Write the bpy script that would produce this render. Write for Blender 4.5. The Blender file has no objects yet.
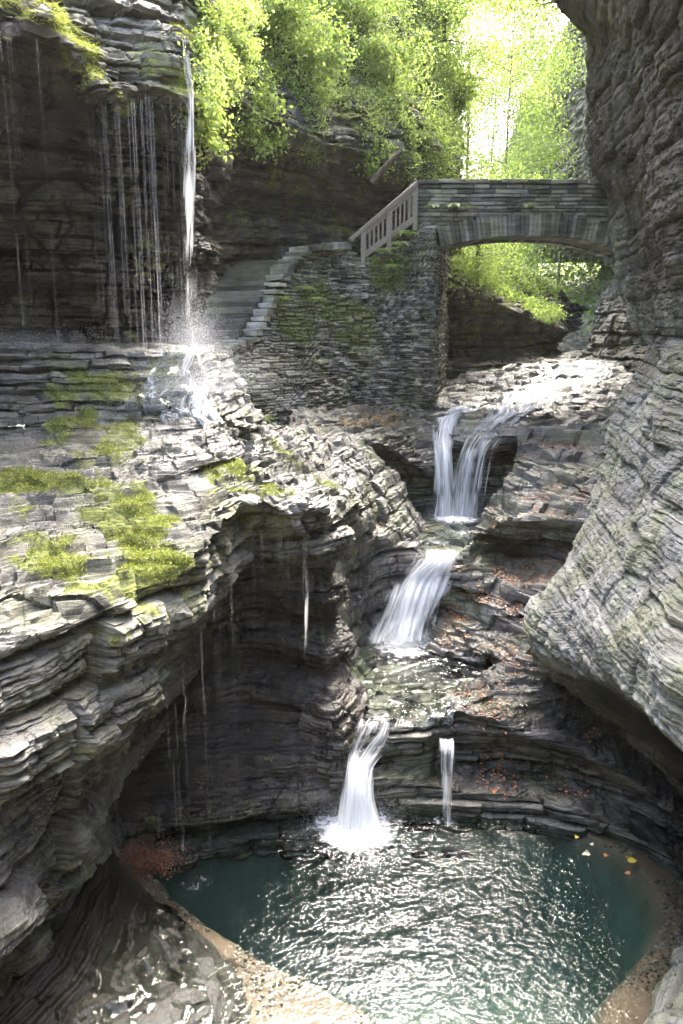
import bpy, math, random
import numpy as np
from mathutils import Vector, Matrix
random.seed(7)
RNG = np.random.default_rng(11)
C = bpy.context.scene.collection
R = math.radians
PI = math.pi

# ------------------------------------------------------------------ camera
F, CX, CY, PITCH = 826.0, 341.5, 512.0, R(12.43)
CP, SP = math.cos(PITCH), math.sin(PITCH)
POOL_Z, MID_Z, TOP_Z = -7.5, -6.12, -4.42

def at(px, py, d):
    """world point on the pixel ray at forward distance d"""
    a, b = (px - CX) / F, (CY - py) / F
    s = d / (CP + b * SP)
    return np.array([a * s, d, s * (b * CP - SP)])

def at_z(px, py, z):
    a, b = (px - CX) / F, (CY - py) / F
    s = z / (b * CP - SP)
    return np.array([a * s, s * (CP + b * SP), z])

def proj(P):
    P = np.asarray(P)
    zc = P[..., 1] * CP - P[..., 2] * SP
    yc = P[..., 1] * SP + P[..., 2] * CP
    zc = np.maximum(zc, 0.2)
    return CX + F * P[..., 0] / zc, CY - F * yc / zc

cam = bpy.data.objects.new('camera', bpy.data.cameras.new('camera'))
C.objects.link(cam)
cam.data.sensor_fit = 'HORIZONTAL'
cam.data.sensor_width = 36.0
cam.data.lens = F / 683.0 * 36.0
cam.data.clip_start, cam.data.clip_end = 0.05, 2000
cam.rotation_euler = (R(90) - PITCH, 0, 0)
bpy.context.scene.camera = cam

# ------------------------------------------------------------------ noise
def _h(ix, iy, iz, seed=0):
    with np.errstate(over='ignore'):
        n = (ix.astype(np.int64) * 374761393 + iy.astype(np.int64) * 668265263 + iz.astype(np.int64) * 2147483647 + seed * 1274126177) & 0xFFFFFFFF
        n = ((n ^ (n >> 13)) * 1274126177) & 0xFFFFFFFF
        n = ((n ^ (n >> 16)) * 2246822519) & 0xFFFFFFFF
        n = n ^ (n >> 15)
    return (n & 0xFFFFFF) / float(0xFFFFFF)

def vnoise(x, y, z, seed=0):
    """smooth value noise in -1..1"""
    x, y, z = np.broadcast_arrays(x, y, z)
    ix, iy, iz = np.floor(x), np.floor(y), np.floor(z)
    fx, fy, fz = x - ix, y - iy, z - iz
    ux, uy, uz = (f * f * f * (f * (f * 6 - 15) + 10) for f in (fx, fy, fz))
    r = 0
    for dx in (0, 1):
        wx = ux if dx else 1 - ux
        for dy in (0, 1):
            wy = uy if dy else 1 - uy
            for dz in (0, 1):
                wz = uz if dz else 1 - uz
                r = r + wx * wy * wz * _h(ix + dx, iy + dy, iz + dz, seed)
    return r * 2 - 1

def fbm(x, y, z, seed=0, octv=4):
    r, a, s = 0, 0.5, 1.0
    for o in range(octv):
        r = r + a * vnoise(x * s, y * s, z * s, seed + o * 13)
        a *= 0.5; s *= 2.03
    return r

def sstep(a, b, x):
    t = np.clip((x - a) / (b - a), 0, 1)
    return t * t * (3 - 2 * t)

def voro(x, y, seed):
    """angular cells in plan: three random numbers per cell, offset from its centre, distance to its edge"""
    ix, iy = np.floor(x), np.floor(y)
    f1 = np.full(x.shape, 9.0); f2 = np.full(x.shape, 9.0)
    cx = np.zeros(x.shape); cy = np.zeros(x.shape); bx = np.zeros(x.shape); by = np.zeros(x.shape)
    z0 = ix * 0
    for dx in (-1, 0, 1):
        for dy in (-1, 0, 1):
            jx, jy = ix + dx, iy + dy
            qx = jx + _h(jx, jy, z0 + 1, seed) - x; qy = jy + _h(jx, jy, z0 + 2, seed) - y
            d = qx * qx + qy * qy
            c = d < f1
            f2 = np.where(c, f1, np.minimum(f2, d)); f1 = np.where(c, d, f1)
            cx = np.where(c, jx, cx); cy = np.where(c, jy, cy); bx = np.where(c, -qx, bx); by = np.where(c, -qy, by)
    return _h(cx, cy, z0 + 3, seed), _h(cx, cy, z0 + 4, seed), _h(cx, cy, z0 + 5, seed), bx, by, np.sqrt(f2) - np.sqrt(f1)

def strata(x, y, h, t, L, seed):
    """blocky bedding: offset in about -1..1, edge groove, bed index, fraction"""
    hv = h / t + 0.45 * vnoise(h / t * 0.8, 3.7, 1.3, seed)
    k = np.floor(hv); f = hv - k
    a = _h(k, k * 0 + 5, k * 0, seed) * 2 - 1
    b = vnoise(x / L, y / L, k * 7.31, seed + 3)
    sx, sy = _h(k, k * 0 + 9, k * 0, seed) * 50, _h(k, k * 0 + 10, k * 0, seed) * 50
    c, c2, c3, bx, by, ed = voro(x / (L * 0.6) + sx, y / (L * 0.6) + sy, seed + 5)
    # each block leans a little, its top edge broken back by its own amount
    o = 0.40 * a + 0.40 * b + 0.75 * (c - 0.5) * 2 * 0.8 + 0.5 * ((c2 - .5) * bx + (c3 - .5) * by)
    top = sstep(0.45 + 0.4 * c2, 1.0, f) * (0.2 + 0.6 * c3)
    e = np.maximum(sstep(0.62, 1.0, np.abs(2 * f - 1)), 0.8 * (1 - sstep(0.0, 0.10, ed)))
    return o - 0.5 * e - 0.5 * top, e, k, f

# ------------------------------------------------------------------ mesh helpers
def mesh_np(name, V, Fq, mat, smooth=False, attrs=None, parent=None, uv=None):
    """V (n,3), Fq (m,3|4) -> object"""
    me = bpy.data.meshes.new(name)
    V = np.ascontiguousarray(V, dtype=np.float32); Fq = np.ascontiguousarray(Fq, dtype=np.int32)
    n, k = Fq.shape
    me.vertices.add(len(V)); me.vertices.foreach_set('co', V.ravel())
    me.loops.add(n * k); me.loops.foreach_set('vertex_index', Fq.ravel())
    me.polygons.add(n)
    me.polygons.foreach_set('loop_start', np.arange(0, n * k, k, dtype=np.int32))
    me.polygons.foreach_set('loop_total', np.full(n, k, dtype=np.int32))
    me.polygons.foreach_set('use_smooth', np.full(n, smooth, dtype=bool))
    if uv is not None:
        l = me.uv_layers.new(name='UVMap')
        l.data.foreach_set('uv', np.ascontiguousarray(uv[Fq.ravel()], dtype=np.float32).ravel())
    me.update(calc_edges=True)
    for an, av in (attrs or {}).items():
        at_ = me.attributes.new(an, 'FLOAT', 'POINT')
        at_.data.foreach_set('value', np.ascontiguousarray(av, dtype=np.float32).ravel())
    me.materials.append(mat)
    o = bpy.data.objects.new(name, me)
    C.objects.link(o)
    if parent is not None:
        o.parent = parent
        o.matrix_parent_inverse = Matrix.Translation(-Vector(parent.location)) if parent.rotation_euler.z == 0 else parent.matrix_basis.inverted()
    return o

def tag(o, label=None, cat=None, group=None, kind=None):
    if label: o['label'] = label
    if cat: o['category'] = cat
    if group: o['group'] = group
    if kind: o['kind'] = kind
    return o

def empty(name, loc, rz=0.0):
    o = bpy.data.objects.new(name, None); C.objects.link(o)
    o.location = [float(v) for v in loc]; o.rotation_euler = (0, 0, rz)
    o.empty_display_size = 0.2
    return o

def grid_faces(nv, nu, flip=False):
    i = np.arange(nv - 1)[:, None] * nu + np.arange(nu - 1)[None, :]
    q = np.stack([i, i + 1, i + nu + 1, i + nu], -1).reshape(-1, 4)
    return q[:, ::-1] if flip else q

def pchip(t, Y, te):
    t = np.asarray(t, float); Y = np.asarray(Y, float)
    n = len(t); sh = (n - 1,) + (1,) * (Y.ndim - 1)
    h = np.diff(t).reshape(sh); d = np.diff(Y, axis=0) / h
    m = np.zeros_like(Y)
    m[0], m[-1] = d[0], d[-1]
    if n > 2:
        d0, d1 = d[:-1], d[1:]
        same = (d0 * d1) > 0
        w1, w2 = 2 * h[1:] + h[:-1], h[1:] + 2 * h[:-1]
        with np.errstate(divide='ignore', invalid='ignore'):
            hm = (w1 + w2) / (w1 / d0 + w2 / d1)
        m[1:-1] = np.where(same, np.nan_to_num(hm), 0)
    i = np.clip(np.searchsorted(t, te, side='right') - 1, 0, n - 2)
    hh = (t[i + 1] - t[i]); s = (te - t[i]) / hh
    sx = s.reshape((-1,) + (1,) * (Y.ndim - 1)); hx = hh.reshape(sx.shape)
    h00 = 2 * sx**3 - 3 * sx**2 + 1; h10 = sx**3 - 2 * sx**2 + sx
    h01 = -2 * sx**3 + 3 * sx**2; h11 = sx**3 - sx**2
    return h00 * Y[i] + h10 * hx * m[i] + h01 * Y[i + 1] + h11 * hx * m[i + 1]

def pt(p):
    if p[0] == 'w': return np.array(p[1:], float)
    if p[0] == 'z': return at_z(*p[1:])
    return at(*p)

def loft(rows, step=1.5, cap=620):
    """rows of (px,py,d) or ('w',x,y,z) -> dense (nv,nu,3) grid, spacing about `step` pixels where seen"""
    P = np.array([[pt(p) for p in r] for r in rows])
    def wts(ax):
        A = np.moveaxis(P, ax, 0)
        seg = np.linalg.norm(np.diff(A, axis=0), axis=-1)
        mid = (A[1:] + A[:-1]) / 2
        dist = np.maximum(np.linalg.norm(mid, axis=-1), 2)
        px, py = proj(mid)
        vis = np.where((px > -60) & (px < 743) & (py > -60) & (py < 1084) & (mid[..., 1] > 1), 1.0, 0.18)
        w = np.max(seg / dist * F * vis, axis=1)
        return np.maximum(w, 2)
    wu, wv = wts(1), wts(0)
    nu = int(min(cap, wu.sum() / step)) + 2; nv = int(min(cap, wv.sum() / step)) + 2
    tu = np.concatenate([[0], np.cumsum(wu)]); tv = np.concatenate([[0], np.cumsum(wv)])
    G = pchip(tv, P, np.linspace(0, tv[-1], nv))
    G = np.moveaxis(pchip(tu, np.moveaxis(G, 1, 0), np.linspace(0, tu[-1], nu)), 0, 1)
    return G

def normals(G):
    du = np.gradient(G, axis=1); dv = np.gradient(G, axis=0)
    N = np.cross(du, dv)
    N /= np.maximum(np.linalg.norm(N, axis=-1, keepdims=True), 1e-9)
    px, py = proj(G)
    ins = (px > 0) & (px < 683) & (py > 0) & (py < 1024) & (G[..., 1] > 1)
    s = np.sum((N * -G).sum(-1)[ins] / np.linalg.norm(G[ins], axis=-1))
    flip = s < 0
    return (-N if flip else N), flip

def blobs(P, spec):
    """sum of soft blobs; spec: (px,py,d,radius[,zsquash])"""
    m = np.zeros(P.shape[:-1])
    for b in spec:
        if b[0] == 'z': b = tuple(b[1:3]) + (at_z(*b[1:4])[1],) + tuple(b[4:])
        c = at(*b[:3]); r = b[3]; q = b[4] if len(b) > 4 else 1.0
        d = P - c
        dd = np.sqrt(d[..., 0]**2 + d[..., 1]**2 + (d[..., 2] * q)**2) / r
        m = np.maximum(m, 1 - sstep(0.35, 1.0, dd))
    return m

def rock_displace(G, amp=1.0, beds=((0.55, 0.20, 1.6), (0.17, 0.085, 0.7), (0.06, 0.03, 0.3)), lump=0.18, terr=(0.30, 0.11), seed=1, dip=(0.0, 0.0), edge_fade=0, smoothk=0, rough=1.0, blocks=1.0, calm=None, warp=1.0):
    N, flip = normals(G)
    if smoothk:
        for _ in range(smoothk):
            for ax in (0, 1):
                N = (np.roll(N, 1, ax) + N + np.roll(N, -1, ax)) / 3
        N /= np.maximum(np.linalg.norm(N, axis=-1, keepdims=True), 1e-9)
    x, y, z = G[..., 0], G[..., 1], G[..., 2]
    h = z + dip[0] * x + dip[1] * y + warp * 0.14 * fbm(x * 0.45, y * 0.45, z * 0.45, seed, 3) + 0.02 * vnoise(x * 3, y * 3, z * 3, seed + 1)
    steep = np.sqrt(np.clip(1 - N[..., 2]**2, 0, 1))
    flat = np.clip(np.abs(N[..., 2]), 0, 1)**2
    off = lump * fbm(x * 0.7, y * 0.7, z * 0.9, seed + 7, 4)
    groove = 0; layer = 0
    for i, (t, a, L) in enumerate(beds):
        o, e, k, f = strata(x, y, h, t, L, seed * 31 + i * 101)
        loc = 1.0 if i == 0 else np.clip(0.75 + 1.9 * fbm(x * 0.8, y * 0.8, z * 1.1, seed + 70 + i, 3), 0.12, 1.6)
        if calm is not None and i < 2: loc = loc * (1 - (0.8, 0.45)[i] * calm)
        off = off + a * o * loc
        groove = np.maximum(groove, e * (0.9 if i < 2 else 0.5))
        layer = layer + (0.5, 0.35, 0.3)[min(i, 2)] * (_h(k, k * 0 + 2, np.floor(x / L / 2.5) + 7 * np.floor(y / L / 2.5), seed * 17 + i) * 2 - 1)
    off = off + rough * (0.035 * fbm(x * 3.2, y * 3.2, z * 5, seed + 9, 4) + 0.016 * vnoise(x * 14, y * 14, z * 26, seed + 10))
    off = off * amp
    if calm is not None: off = off + calm * 0.10 * np.sin(h * 8.5 + 2.2 * vnoise(h * 1.3, 0.3, 0.7, seed + 90))
    dz = 0
    for j, t in enumerate(terr):
        cs = t * 2.6 + 0.12
        c, c2, c3, bx, by, ed = voro(x / cs + 0.25 * vnoise(x / cs, y / cs, 0.3, seed + 40), y / cs, seed + 50 + j)
        hv = h / t + blocks * (0.8 * (c - .5) + 0.45 * ((c2 - .5) * bx + (c3 - .5) * by)) + 0.35 * vnoise(x * 1.3 / (t * 3 + .5), y * 1.3 / (t * 3 + .5), 0.5 + j, seed + 20 + j)
        f = hv - np.floor(hv)
        S = np.where(f < 0.80, f * 0.14, 0.112 + (f - 0.80) / 0.20 * 0.888)
        dz = dz + t * (S - f + 0.3) + blocks * t * 0.12 * ((c2 - .5) * bx + (c3 - .5) * by) - blocks * 0.05 * t * (1 - sstep(0, .12, ed))
        groove = np.maximum(groove, np.maximum(0.8 * (f > 0.82), 0.25 * blocks * (1 - sstep(0, .08, ed))) * flat)
    if edge_fade:
        w = np.ones(G.shape[:2])
        r = np.minimum(1, np.arange(G.shape[1]) / edge_fade); w *= r[None, :] * 1.0
        off = off * w; dz = dz * w
    Nh = N.copy(); Nh[..., 2] *= 0.35
    G2 = G + Nh * off[..., None] * (0.25 + 0.75 * steep)[..., None]
    G2[..., 2] += dz * flat * amp
    return G2, N, flip, dict(groove=groove, layer=layer, nz=N[..., 2])

def rock(name, rows, mat, step=1.5, cap=620, seed=1, smooth=(), moss=(), wet=(), brown=(), dark=(), moss_base=0.0, wet_base=0.0, tone=0.0, keep=None, **kw):
    G = loft(rows, step, cap)
    if smooth: kw['calm'] = blobs(G, smooth)
    G2, N, flip, A = rock_displace(G, seed=seed, **kw)
    N2, _ = normals(G2)
    nz = N2[..., 2]
    m = np.clip(moss_base + blobs(G, moss), 0, 1.3) if moss or moss_base else np.zeros(G.shape[:2])
    m = np.clip(m * 0.85 + np.minimum(1, m * 4) * (2.6 * fbm(G[..., 0] * 2.1, G[..., 1] * 2.1, G[..., 2] * 3, seed + 60, 5) - 0.22), 0, 1.3) * (0.35 + 0.65 * sstep(-0.1, 0.5, nz))
    w = np.clip(wet_base + (blobs(G, wet) if wet else 0), 0, 1) + np.zeros(G.shape[:2])
    b = (blobs(G, brown) if brown else np.zeros(G.shape[:2])) + tone
    nv, nu = G.shape[:2]
    o = mesh_np(name, G2.reshape(-1, 3), grid_faces(nv, nu, flip), mat, False,
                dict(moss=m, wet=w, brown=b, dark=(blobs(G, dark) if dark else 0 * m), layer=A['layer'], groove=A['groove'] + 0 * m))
    tag(o, kind='structure')
    SHEETS[name] = (G2, N2, m)
    return o
SHEETS = {}

# ------------------------------------------------------------------ materials
def new_mat(name):
    m = bpy.data.materials.new(name); m.use_nodes = True
    nt = m.node_tree; nt.nodes.clear()
    return m, nt, nt.nodes, nt.links

class NB:
    """small node builder"""
    def __init__(s, name):
        s.m, s.nt, s.n, s.l = new_mat(name)
        s.out = s.n.new('ShaderNodeOutputMaterial')
    def add(s, t, **kw):
        n = s.n.new(t)
        for k, v in kw.items(): setattr(n, k, v)
        return n
    def put(s, sock, v):
        if v is None: return
        if hasattr(v, 'is_output'): s.l.new(v, sock)
        else: sock.default_value = v
    def math(s, op, a, b=None, clamp=False):
        n = s.add('ShaderNodeMath', operation=op, use_clamp=clamp); s.put(n.inputs[0], a); s.put(n.inputs[1], b); return n.outputs[0]
    def attr(s, name):
        return s.add('ShaderNodeAttribute', attribute_name=name).outputs['Fac']
    def mapping(s, src, scale, loc=(0, 0, 0)):
        n = s.add('ShaderNodeMapping'); s.l.new(src, n.inputs[0]); n.inputs['Scale'].default_value = scale; n.inputs['Location'].default_value = loc; return n.outputs[0]
    def noise(s, vec, scale, detail=4, rough=0.55, dist=0.0):
        n = s.add('ShaderNodeTexNoise'); s.l.new(vec, n.inputs['Vector'])
        n.inputs['Scale'].default_value = scale; n.inputs['Detail'].default_value = detail; n.inputs['Roughness'].default_value = rough; n.inputs['Distortion'].default_value = dist
        return n.outputs['Fac']
    def ramp(s, fac, stops, interp='LINEAR'):
        n = s.add('ShaderNodeValToRGB'); s.l.new(fac, n.inputs[0]); cr = n.color_ramp; cr.interpolation = interp
        while len(cr.elements) > 1: cr.elements.remove(cr.elements[-1])
        for i, (p, c) in enumerate(stops):
            e = cr.elements[0] if i == 0 else cr.elements.new(p)
            e.position = p; e.color = (*c, 1) if len(c) == 3 else c
        return n.outputs['Color']
    def mapr(s, v, a, b, c=0.0, d=1.0):
        n = s.add('ShaderNodeMapRange', clamp=True); s.put(n.inputs['Value'], v)
        for k, q in (('From Min', a), ('From Max', b), ('To Min', c), ('To Max', d)): n.inputs[k].default_value = q
        return n.outputs['Result']
    def mix(s, fac, a, b, mode='MIX'):
        n = s.add('ShaderNodeMix', data_type='RGBA', blend_type=mode); s.put(n.inputs[0], fac)
        s.put(n.inputs[6], a if hasattr(a, 'is_output') else (*a, 1)); s.put(n.inputs[7], b if hasattr(b, 'is_output') else (*b, 1)); return n.outputs[2]
    def bump(s, h, strength, dist, normal=None):
        n = s.add('ShaderNodeBump'); n.inputs['Strength'].default_value = strength; n.inputs['Distance'].default_value = dist
        s.l.new(h, n.inputs['Height'])
        if normal: s.l.new(normal, n.inputs['Normal'])
        return n.outputs[0]
    def principled(s, **kw):
        n = s.add('ShaderNodeBsdfPrincipled')
        for k, v in kw.items(): s.put(n.inputs[k.replace('_', ' ')], v)
        return n
    def done(s, shader):
        s.l.new(shader, s.out.inputs['Surface']); return s.m

def make_rock(name, lo, mid, hi, bump=0.7, lines=16.0, moss_cols=((0.055, 0.065, 0.02), (0.17, 0.19, 0.045))):
    b = NB(name)
    pos = b.add('ShaderNodeNewGeometry').outputs['Position']
    A = b.noise(b.mapping(pos, (1.0, 1.0, lines)), 1.3, 7, 0.62, 0.4)
    B = b.noise(pos, 1.7, 8, 0.62, 0.2)
    Cn = b.noise(b.mapping(pos, (1, 1, 2.4)), 26, 5, 0.6)
    lay = b.attr('layer'); grv = b.attr('groove')
    v = b.math('ADD', b.math('MULTIPLY', A, 0.45), b.math('MULTIPLY', B, 0.55))
    v = b.math('ADD', v, b.math('MULTIPLY', lay, 0.085))
    v = b.math('ADD', v, b.math('MULTIPLY', b.math('SUBTRACT', Cn, 0.5), 0.22))
    col = b.ramp(v, [(0.34, lo), (0.50, mid), (0.66, hi)])
    # warm iron stain
    st = b.noise(b.mapping(pos, (1, 1, 0.5)), 0.9, 5, 0.6)
    col = b.mix(b.mapr(st, 0.52, 0.72, 0, 0.5), col, b.mix(1.0, col, (1.0, 0.86, 0.66), 'MULTIPLY'))
    al = b.noise(b.mapping(pos, (1, 1, 0.6), (7, 3, 1)), 1.1, 6, 0.62)
    col = b.mix(b.mapr(al, 0.44, 0.62, 0, 0.75), col, b.mix(1.0, col, (0.86, 0.93, 0.55), 'MULTIPLY'))
    br = b.math('MULTIPLY', b.attr('brown'), b.mapr(B, 0.35, 0.6, 0.35, 1.0), clamp=True)
    col = b.mix(br, col, b.mix(0.5, (0.14, 0.085, 0.05), col, 'MIX'))
    col = b.mix(b.attr('dark'), col, b.mix(1.0, col, (0.24, 0.205, 0.165), 'MULTIPLY'))  # dark attribute puts overhang shade into the colour, also marks dark wet rock
    # grooves between beds are darker
    col = b.mix(b.math('MULTIPLY', grv, 0.75), col, b.mix(1.0, col, (0.35, 0.33, 0.30), 'MULTIPLY'))
    mn = b.noise(pos, 5.5, 6, 0.65)
    mo = b.mapr(b.math('ADD', b.attr('moss'), b.math('MULTIPLY', b.math('SUBTRACT', mn, 0.5), 2.2)), 0.36, 0.92)
    mcol = b.mix(b.mapr(b.noise(pos, 11, 4), 0.35, 0.65), moss_cols[0], moss_cols[1])
    wet = b.attr('wet')
    wn = b.mapr(b.math('ADD', wet, b.math('MULTIPLY', b.math('SUBTRACT', B, 0.5), 1.0)), 0.3, 0.62)
    col = b.mix(b.math('MULTIPLY', wn, 0.62), col, b.mix(1.0, col, (0.42, 0.42, 0.44), 'MULTIPLY'))
    col = b.mix(mo, col, mcol)
    rg = b.mapr(b.math('ADD', wn, b.math('MULTIPLY', b.math('SUBTRACT', Cn, .5), .3)), 0, 1, 0.82, 0.12)
    rg = b.math('ADD', rg, b.math('MULTIPLY', mo, 0.5), clamp=True)
    hgt = b.math('ADD', b.math('MULTIPLY', A, 0.9), b.math('MULTIPLY', Cn, 0.55))
    hgt = b.math('ADD', hgt, b.math('MULTIPLY', b.noise(pos, 90, 3), 0.12))
    nrm = b.bump(hgt, bump, 0.05)
    p = b.principled(Base_Color=col, Roughness=rg, Normal=nrm)
    p.inputs['Specular IOR Level'].default_value = 0.5
    return b.done(p.outputs[0])

M = {}
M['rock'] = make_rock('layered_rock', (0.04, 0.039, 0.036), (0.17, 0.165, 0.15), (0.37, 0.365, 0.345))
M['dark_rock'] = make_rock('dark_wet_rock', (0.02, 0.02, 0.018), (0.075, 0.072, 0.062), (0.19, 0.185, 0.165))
M['grey_rock'] = make_rock('pale_grey_rock', (0.085, 0.085, 0.077), (0.22, 0.22, 0.20), (0.36, 0.36, 0.335), bump=1.0, lines=9)
M['masonry'] = make_rock('stacked_stone', (0.03, 0.03, 0.025), (0.12, 0.116, 0.10), (0.30, 0.295, 0.27), bump=0.5, lines=8, moss_cols=((0.05, 0.055, 0.02), (0.12, 0.13, 0.04)))

def leaf_mat(name, c0, c1, c2, transl=0.45):
    b = NB(name)
    v = b.attr('v')
    col = b.ramp(v, [(0.0, c0), (0.55, c1), (1.0, c2)])
    d = b.add('ShaderNodeBsdfPrincipled'); b.put(d.inputs['Base Color'], col); d.inputs['Roughness'].default_value = 0.55
    t = b.add('ShaderNodeBsdfTranslucent'); b.put(t.inputs['Color'], b.mix(1.0, col, (1.42, 1.46, 0.85), 'MULTIPLY'))
    mx = b.add('ShaderNodeMixShader'); mx.inputs[0].default_value = transl
    b.l.new(d.outputs[0], mx.inputs[1]); b.l.new(t.outputs[0], mx.inputs[2])
    return b.done(mx.outputs[0])
M['leaf'] = leaf_mat('green_leaf', (0.045, 0.085, 0.02), (0.09, 0.17, 0.03), (0.20, 0.30, 0.05))
M['leaf_bright'] = leaf_mat('yellow_green_leaf', (0.07, 0.11, 0.03), (0.17, 0.235, 0.07), (0.36, 0.42, 0.17), 0.55)
M['moss_blade'] = leaf_mat('moss_blade', (0.07, 0.085, 0.02), (0.17, 0.20, 0.045), (0.32, 0.34, 0.10), 0.4)
M['litter'] = leaf_mat('dead_leaf', (0.09, 0.032, 0.016), (0.24, 0.085, 0.03), (0.45, 0.19, 0.06), 0.1)

M['straw'] = leaf_mat('dry_straw', (0.16, 0.10, 0.04), (0.32, 0.21, 0.09), (0.48, 0.34, 0.16), 0.3)

def bark_mat():
    b = NB('bark'); pos = b.add('ShaderNodeNewGeometry').outputs['Position']
    n = b.noise(b.mapping(pos, (8, 8, 1.5)), 2, 5)
    p = b.principled(Base_Color=b.ramp(n, [(0.3, (0.05, 0.04, 0.03)), (0.7, (0.17, 0.14, 0.11))]), Roughness=0.9, Normal=b.bump(n, 0.6, 0.03))
    return b.done(p.outputs[0])
M['bark'] = bark_mat()

def wood_mat():
    b = NB('weathered_wood'); co = b.add('ShaderNodeTexCoord').outputs['Object']
    n = b.noise(b.mapping(co, (3, 3, 3)), 9, 6, 0.65, 1.2)
    p = b.principled(Base_Color=b.ramp(n, [(0.3, (0.10, 0.085, 0.065)), (0.55, (0.22, 0.19, 0.15)), (0.75, (0.34, 0.31, 0.26))]), Roughness=0.8, Normal=b.bump(n, 0.4, 0.01))
    return b.done(p.outputs[0])
M['wood'] = wood_mat()

def water_mat(name, tint, bumps, foam_attr=True, rough=0.03, deep=(0.02, 0.05, 0.045)):
    b = NB(name); pos = b.add('ShaderNodeNewGeometry').outputs['Position']
    h = None
    for sc, st, dv in bumps:
        nn = b.bump(b.noise(b.mapping(pos, (1, 1.0, 1)), sc, 3, 0.5), st, dv, h); h = nn
    gl = b.add('ShaderNodeBsdfGlossy'); gl.inputs['Roughness'].default_value = rough; b.l.new(h, gl.inputs['Normal'])
    tr = b.add('ShaderNodeBsdfTransparent'); tr.inputs['Color'].default_value = (*tint, 1)
    fr = b.add('ShaderNodeFresnel'); fr.inputs['IOR'].default_value = 1.333; b.l.new(h, fr.inputs['Normal'])
    mx = b.add('ShaderNodeMixShader'); b.l.new(fr.outputs[0], mx.inputs[0]); b.l.new(tr.outputs[0], mx.inputs[1]); b.l.new(gl.outputs[0], mx.inputs[2])
    sh = mx.outputs[0]
    if foam_attr:
        fn = b.noise(pos, 7, 6, 0.7, 0.6)
        fm = b.mapr(b.math('ADD', b.attr('foam'), b.math('MULTIPLY', b.math('SUBTRACT', fn, 0.5), 1.4)), 0.42, 0.95)
        df = b.principled(Base_Color=(0.85, 0.87, 0.88, 1), Roughness=0.5)
        m2 = b.add('ShaderNodeMixShader'); b.l.new(fm, m2.inputs[0]); b.l.new(sh, m2.inputs[1]); b.l.new(df.outputs[0], m2.inputs[2]); sh = m2.outputs[0]
    return b.done(sh)
M['pool'] = water_mat('pool_water', (0.86, 0.90, 0.84), ((10.0, 0.4, 0.05), (26.0, 0.4, 0.018)))
M['stream'] = water_mat('stream_water', (0.80, 0.85, 0.78), ((7.0, 0.35, 0.06), (22.0, 0.35, 0.02)))

def fall_mat():
    b = NB('falling_water')
    uv = b.add('ShaderNodeUVMap').outputs[0]
    s1 = b.noise(b.mapping(uv, (17, 1.5, 1)), 1.0, 6, 0.65, 0.7)
    s2 = b.noise(b.mapping(uv, (60, 4.0, 1)), 1.0, 4, 0.6, 0.5)
    s = b.math('ADD', b.math('MULTIPLY', s1, 0.65), b.math('MULTIPLY', s2, 0.35))
    al = b.mapr(b.math('ADD', s, b.math('SUBTRACT', b.attr('dens'), 0.5)), 0.36, 0.74)
    d = b.principled(Base_Color=(0.86, 0.88, 0.90, 1), Roughness=0.35, Normal=b.bump(s, 0.5, 0.05))
    t = b.add('ShaderNodeBsdfTranslucent'); t.inputs['Color'].default_value = (0.86, 0.88, 0.90, 1)
    m1 = b.add('ShaderNodeMixShader'); m1.inputs[0].default_value = 0.5; b.l.new(d.outputs[0], m1.inputs[1]); b.l.new(t.outputs[0], m1.inputs[2])
    tr = b.add('ShaderNodeBsdfTransparent')
    m2 = b.add('ShaderNodeMixShader'); b.l.new(al, m2.inputs[0]); b.l.new(tr.outputs[0], m2.inputs[1]); b.l.new(m1.outputs[0], m2.inputs[2])
    return b.done(m2.outputs[0])
M['fall'] = fall_mat()

def drop_mat(name, alpha):
    b = NB(name)
    d = b.principled(Base_Color=(0.85, 0.87, 0.9, 1), Roughness=0.3)
    t = b.add('ShaderNodeBsdfTranslucent'); t.inputs['Color'].default_value = (0.85, 0.87, 0.9, 1)
    m1 = b.add('ShaderNodeMixShader'); m1.inputs[0].default_value = 0.5; b.l.new(d.outputs[0], m1.inputs[1]); b.l.new(t.outputs[0], m1.inputs[2])
    tr = b.add('ShaderNodeBsdfTransparent'); m2 = b.add('ShaderNodeMixShader'); m2.inputs[0].default_value = alpha
    b.l.new(tr.outputs[0], m2.inputs[1]); b.l.new(m1.outputs[0], m2.inputs[2])
    return b.done(m2.outputs[0])
M['drip'] = drop_mat('water_drip', 0.19)
M['spray'] = drop_mat('water_spray', 0.5)

def floor_mat():
    b = NB('pool_bed'); pos = b.add('ShaderNodeNewGeometry').outputs['Position']
    n = b.noise(pos, 3.0, 6, 0.6); g = b.noise(pos, 40, 3)
    sand = b.ramp(b.math('ADD', b.math('MULTIPLY', n, 0.7), b.math('MULTIPLY', g, 0.3)), [(0.3, (0.07, 0.043, 0.026)), (0.7, (0.145, 0.095, 0.06))])
    silt = b.ramp(n, [(0.3, (0.028, 0.060, 0.048)), (0.7, (0.048, 0.088, 0.070))])
    col = b.mix(b.attr('deep'), sand, silt)
    col = b.mix(b.math('MULTIPLY', b.attr('brown'), 0.9, clamp=True), col, b.ramp(n, [(0.3, (0.03, 0.013, 0.006)), (0.7, (0.13, 0.05, 0.02))]))
    rk = b.ramp(n, [(0.3, (0.03, 0.028, 0.025)), (0.7, (0.13, 0.115, 0.10))])
    rm = b.attr('rocky')
    col = b.mix(rm, col, rk)
    p = b.principled(Base_Color=col, Roughness=b.mapr(rm, 0, 1, 0.6, 0.17), Normal=b.bump(b.math('ADD', n, g), 0.5, 0.03))
    return b.done(p.outputs[0])
M['pool_floor'] = floor_mat()

exec_parts = True
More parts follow.
